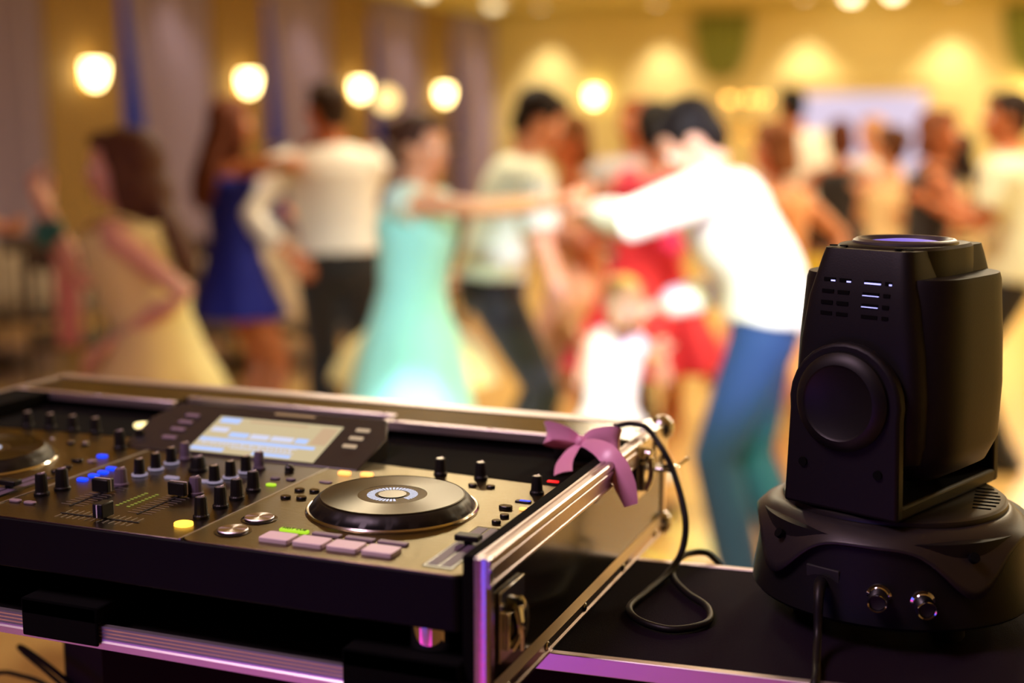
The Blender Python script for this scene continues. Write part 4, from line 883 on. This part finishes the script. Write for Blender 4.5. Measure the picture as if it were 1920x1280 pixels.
q = MB(); strip(q, wl([(-.4105, 1.232, 1.241), (-.416, 1.222, 1.236), (-.418, 1.204, 1.2275), (-.413, 1.186, 1.2215)]), [.006, .014, .018, .019], [(.9, 0, .2)]*4)
q.build('tail', satin, b)
b2 = bow((-1.163, 1.190, 1.2425), 0, 'pink satin ribbon bow cut by the left picture edge', 1.0)
q = MB(); strip(q, [(0, -.002, 0), (.018, .004, .004), (.035, .008, -.002), (.048, .010, -.020)], [.006, .014, .020, .022], [(.4, -.9, 0)]*4)
q.build('tail', satin, b2)
# ================================================================ MOVING HEAD LIGHT
MC = V((-.1085, 1.237, TZ)); mh = empty('moving_head_light', MC, 0, 'black moving head stage light standing on the road trunk, lens glowing violet', 'stage light')
MR = Matrix.Rotation(math.radians(-22), 4, 'Z')
def hb(q, name, m, parent=None, rot=True, **k): return q.build(name, m, parent or mh, mtx=(MR if rot else None), **k)
mp = M['darkpl']
fr0 = math.radians(-94)      # direction of the base front
q = MB(); q.lathe([(.098, .020), (.123, .021), (.1255, .024), (.1215, .055), (.1175, .095), (.09, .100)], 96); base = hb(q, 'base', mp, rot=False)
for k in range(4):
    a = fr0+PI/4+k*PI/2; q = MB(); q.lathe([(.013, 0), (.015, .003), (.014, .0205)], 20, (.085*math.cos(a), .085*math.sin(a), 0)); hb(q, 'rubber_foot', M['rubber'], base, rot=False)
LG = [fr0-math.radians(42), fr0+math.radians(42), fr0-math.radians(112), fr0+math.radians(112)]
q = MB(); n = 180; rs = []
def lug(a):
    return max(math.exp(-((math.atan2(math.sin(a-l), math.cos(a-l)))/.27)**2) for l in LG)
for t in [0, .15, .35, .55, .75, .9, 1]:
    ring = []
    for k in range(n):
        a = 2*PI*k/n; L_ = lug(a)
        r1 = .1220+.0070*L_; z1 = .090-.040*L_; r = .0960+(r1-.0960)*t**.75; z = .1035+(z1-.1035)*(t**1.6)
        ring.append(V((r*math.cos(a), r*math.sin(a), z)))
    rs.append(ring)
q.rings(rs, (False, False)); cov = hb(q, 'base_cover', mat('cover_plastic', (.016,.013,.014,1), .40, spec=.4, bump=.04, bscale=900), rot=False, solid=.003)
for a in LG:
    q = MB(); q.lathe([(.0045, 0), (.0045, .004)], 16, mtx=Matrix.Translation((.1215*math.cos(a), .1215*math.sin(a), .083)) @ Matrix.Rotation(a, 4, 'Z') @ Matrix.Rotation(math.radians(55), 4, 'Y')); hb(q, 'screw_hole', M['foam'], cov, rot=False)
q = MB(); q.lathe([(.09, .098), (.1005, .1005), (.1015, .1020), (.0985, .1010), (.1000, .1040), (.0990, .1085), (.0960, .1105), (.02, .1108)], 96); tt = hb(q, 'turntable', mat('turntable_plastic', (.014,.012,.011,1), .4, spec=.35), rot=False)
for sg in (-1, 1):
    q = MB()
    for k in range(7):
        x = sg*(.064+.0); yy = -.035+.0115*k
        xm = math.sqrt(max(0, .0925**2-yy*yy)); q.box(min(sg*.070, sg*xm), max(sg*.070, sg*xm), yy-.0008, yy+.0008, .1106, .1112)
    hb(q, 'vent_slots', M['foam'], tt, rot=False)
# yoke
def arm(sg):
    q = MB(); P = [(-.055, .111), (.055, .111)]; 
    for k in range(17): a = -PI*.06+PI*1.12*k/16; P.append((.053*math.cos(a), .206+.053*math.sin(a)))
    mt = Matrix.Rotation(PI/2, 4, 'X')
    q.prism(P, -sg*.0875, -sg*.1000, mt); o = hb(q, 'yoke_arm', mp, bevel=.003)
    q = MB(); q.lathe([(.043, 0), (.043, .004), (.039, .0085), (.033, .010), (.031, .0085), (.004, .0085)], 48, mtx=Matrix.Translation((0, sg*.0995, .208)) @ Matrix.Rotation(-sg*PI/2, 4, 'X')); hb(q, 'tilt_cap', M['blackpl'], o)
    q = MB()
    for x, z in ((-.036, .150), (.036, .150)): q.lathe([(.004, 0), (.004, .002)], 14, mtx=Matrix.Translation((x, sg*.1000, z)) @ Matrix.Rotation(-sg*PI/2, 4, 'X'))
    hb(q, 'screws', M['foam'], o)
arm(-1); arm(1)
q = MB(); q.prism(rrect(-.055, .055, -.0995, .0995, .012), .1108, .124); hb(q, 'yoke_bridge', mp, bevel=.003)
# head
def sec(hx, hy, z, p=3.2, n=64, cx=0):
    r = []
    for k in range(n):
        a = 2*PI*k/n; c, s_ = math.cos(a), math.sin(a); r.append(V((cx+hx*math.copysign(abs(c)**(2/p), c), hy*math.copysign(abs(s_)**(2/p), s_), z)))
    return r
q = MB(); q.rings([sec(.050, .050, .134, 3.4), sec(.070, .070, .146, 3.4), sec(.0780, .0775, .166, 3.6), sec(.0790, .0790, .215, 3.6), sec(.0770, .0780, .26, 3.6), sec(.0740, .0740, .308, 3.6), sec(.0725, .0725, .3135, 3.6)]); hd_ = hb(q, 'head', mp)
q = MB(); q.rings([sec(.048, .062, .148, 9), sec(.058, .080, .156, 9), sec(.0620, .0855, .172, 9), sec(.0625, .0862, .215, 9), sec(.0590, .0860, .255, 9), sec(.0525, .0845, .295, 9), sec(.0450, .0765, .328, 9), sec(.0430, .0735, .3365, 9)]); shl = hb(q, 'head_shell', mp, hd_)
q = MB(); q.rings([sec(.052, .066, .300, 3), sec(.0495, .0640, .336, 3), sec(.047, .061, .3385, 3)]); hb(q, 'head_collar', mp, hd_)
q = MB(); q.lathe([(.046, .338), (.0455, .3405), (.0425, .3425), (.0400, .3425), (.0385, .3410), (.034, .334), (.030, .3335)], 64); hb(q, 'lens_bezel', mat('bezel_plastic', (.05,.045,.05,1), .35), hd_)
q = MB(); q.lathe([(.0385, .336), (.030, .3395), (.015, .3412), (.0, .3418)][:3], 48); hb(q, 'lens', glow('violet_lens', (.065,.04,.46,1), 1.5), hd_)['label'] = 'violet glowing lens'
q = MB()
for x, z in ((.026, .3425), (-.026, .3425), (-.036, .3385), (.036, .3385)): q.cyl((x, -.062, .3375), .0035, .001, 12)
hb(q, 'screws', M['foam'], hd_)
# vents on the near shell face
sy = lambda z: -.0855+(.0845-.0855)*0+(max(0, z-.268)*.155)*(1 if z > .268 else 0)
q = MB(); ql = MB()
for k, z in enumerate((.3100, .3000, .2905, .2810)):
    for a, b in ((-.033, -.022), (-.018, -.007), (.006, .021), (.025, .031)):
        y = -.0845+max(0, z-.295)*.257-.0004
        q.box(a, b, y-.0006, y+.003, z-.0016, z+.0016)
        if (k == 0) or (a > 0 and b < .03 and k < 3): 
            w_ = (b-a)*(1 if a > 0 and b < .03 else .35); ql.box(a+(b-a-w_), b, y-.0010, y, z-.0014, z-(.0008 if k else .0002))
hb(q, 'vent_slots', M['foam'], shl); hb(ql, 'vent_light', glow('blue_white_leak', (.42,.40,1,1), 2.2), shl)['label'] = 'blue white light through the vents'
# connector panel
TC = V((.087, -.996, 0)); RC = V((.996, .087, 0))
def onbase(u, z, d=0): 
    r = .1225-(z-.024)*.11; return RC*u+TC*(math.sqrt(r*r-u*u)+d)+V((0, 0, z))
def frame_at(u, z, d=0):
    p = onbase(u, z, d); zax = (V((p.x, p.y, 0)).normalized()*.98+V((0, 0, -.12))).normalized(); xa = V((0, 0, 1)).cross(zax).normalized(); ya = zax.cross(xa)
    m = Matrix((xa, ya, zax)).transposed().to_4x4(); m.translation = p; return m
q = MB(); q.box(-.016, .016, -.011, .011, -.004, .0015, frame_at(-.055, .055)); s_ = hb(q, 'power_socket', M['rubber'], base, rot=False, bevel=.001)
for u, z in ((-.008, .050), (.027, .047)):
    q = MB(); q.lathe([(.0105, -.003), (.0105, .002), (.0085, .003), (.0085, .016), (.0078, .018), (.0068, .0175), (.0066, .006)], 28, mtx=frame_at(u, z)); p_ = hb(q, 'socket', M['chrome'] , base, rot=False)
    q = MB(); q.lathe([(.0066, .006), (.0064, .0155)], 20, mtx=frame_at(u, z)); hb(q, 'socket_insert', M['rubber'], p_, rot=False)
p0 = MC+onbase(-.057, .052, .004)
q = MB(); q.tube([p0-V(TC)*.004, p0+TC*.010+V((0, 0, .001)), p0+TC*.022+V((0, 0, -.008)), (-.152, 1.090, TZ+.018), (-.148, 1.060, TZ+.006), (-.1445, 1.037, TZ+.0045), (-.1445, 1.0235, TZ-.006), (-.146, 1.0195, TZ-.05), (-.15, 1.018, TZ-.4)], [.0055, .0055, .0045]+[.0036]*6, 10, sub=5)
tag(q.build('power_cable', mat('cable_jacket', (.006,.005,.006,1), .45, spec=.25)), 'black cable plugged into the moving head light and hanging over the trunk edge', 'cable')

# ================================================================ LIGHTS
w = bpy.data.worlds.new('dusk'); SC.world = w; w.use_nodes = True
w.node_tree.nodes['Background'].inputs[0].default_value = (.05, .12, .55, 1); w.node_tree.nodes['Background'].inputs[1].default_value = .2
warm = (1, .83, .56)
for x in (-2.6, .2, 3.0):  # unseen area lights added to brighten the hall and gild the right deck
    for y in (5.6, 9.0, 12.5, 16.0): pt('hall_fill_light', 'AREA', (x, y, ZC-.05), 78, warm, .7, (0, 0, 0))
# stage effect lights beside and behind the booth
aim(pt('white_effect_beam', 'SPOT', (.75, 1.0, 2.75), 1350, (.60,.62,1), .06, (0,0,0), 17, .5), (-.98, 4.1, 1.15))
aim(pt('cyan_effect_beam', 'SPOT', (-.2, .6, 2.8), 500, (.75,.97,1), .05, (0,0,0), 24, .9), (-1.95, 4.0, 1.0))
aim(pt('white_low_beam', 'SPOT', (-.6, .8, 2.8), 1300, (.8,.95,1), .05, (0,0,0), 5.2, .5), (-1.85, 3.85, .57))
aim(pt('floor_effect_beam', 'SPOT', (-.3, 1.4, 2.9), 800, (.88,1,.38), .08, (0,0,0), 34, .8), (-1.2, 4.9, 0))
aim(pt('green_effect_beam', 'SPOT', (.9, 2.2, 2.6), 800, (.05,1,.2), .04, (0,0,0), 8, .9), (-.68, 4.1, .55))
def bar(name, loc, tgt, power, col, sx, sy_):
    o = pt(name, 'AREA', loc, power, col, sx, (0,0,0), shape='RECTANGLE'); o.data.size_y = sy_; return aim(o, tgt)
bar('magenta_uplight', (-.95, -.9, .27), (-.5, 1.0, 1.15), 2.2, (1,.03,.62), 1.8, .22)
bar('blue_uplight', (-1.15, -.9, .64), (-.5, 1.0, 1.15), 3.4, (.10,.12,1), 1.1, .36)
aim(pt('pink_stage_wash', 'AREA', (-1.2, .1, 3.0), 32, (1,.66,.86), .8, (0,0,0)), (-.5, 1.2, 1.2))
# ================================================================ CAMERA
cam = bpy.data.cameras.new('camera'); co = bpy.data.objects.new('camera', cam); COL.objects.link(co)
cam.sensor_width = 36; cam.lens = 46.875; cam.clip_start = .02
co.location = (0, 0, 1.55)
pitch = math.atan(397/2500); yawc = math.radians(21.46)
co.rotation_euler = (PI/2-pitch, 0, yawc)
cam.dof.use_dof = True; cam.dof.focus_distance = 1.17; cam.dof.aperture_fstop = 1.9
SC.camera = co
SC.view_settings.view_transform = 'Standard'; SC.view_settings.look = 'None'; SC.view_settings.gamma = 1; SC.view_settings.exposure = 0
SC.view_settings.use_curve_mapping = False
SC.cycles.use_denoising = True
SC.cycles.sample_clamp_indirect = 6
SC.cycles.max_bounces = 8; SC.cycles.caustics_reflective = False; SC.cycles.caustics_refractive = False
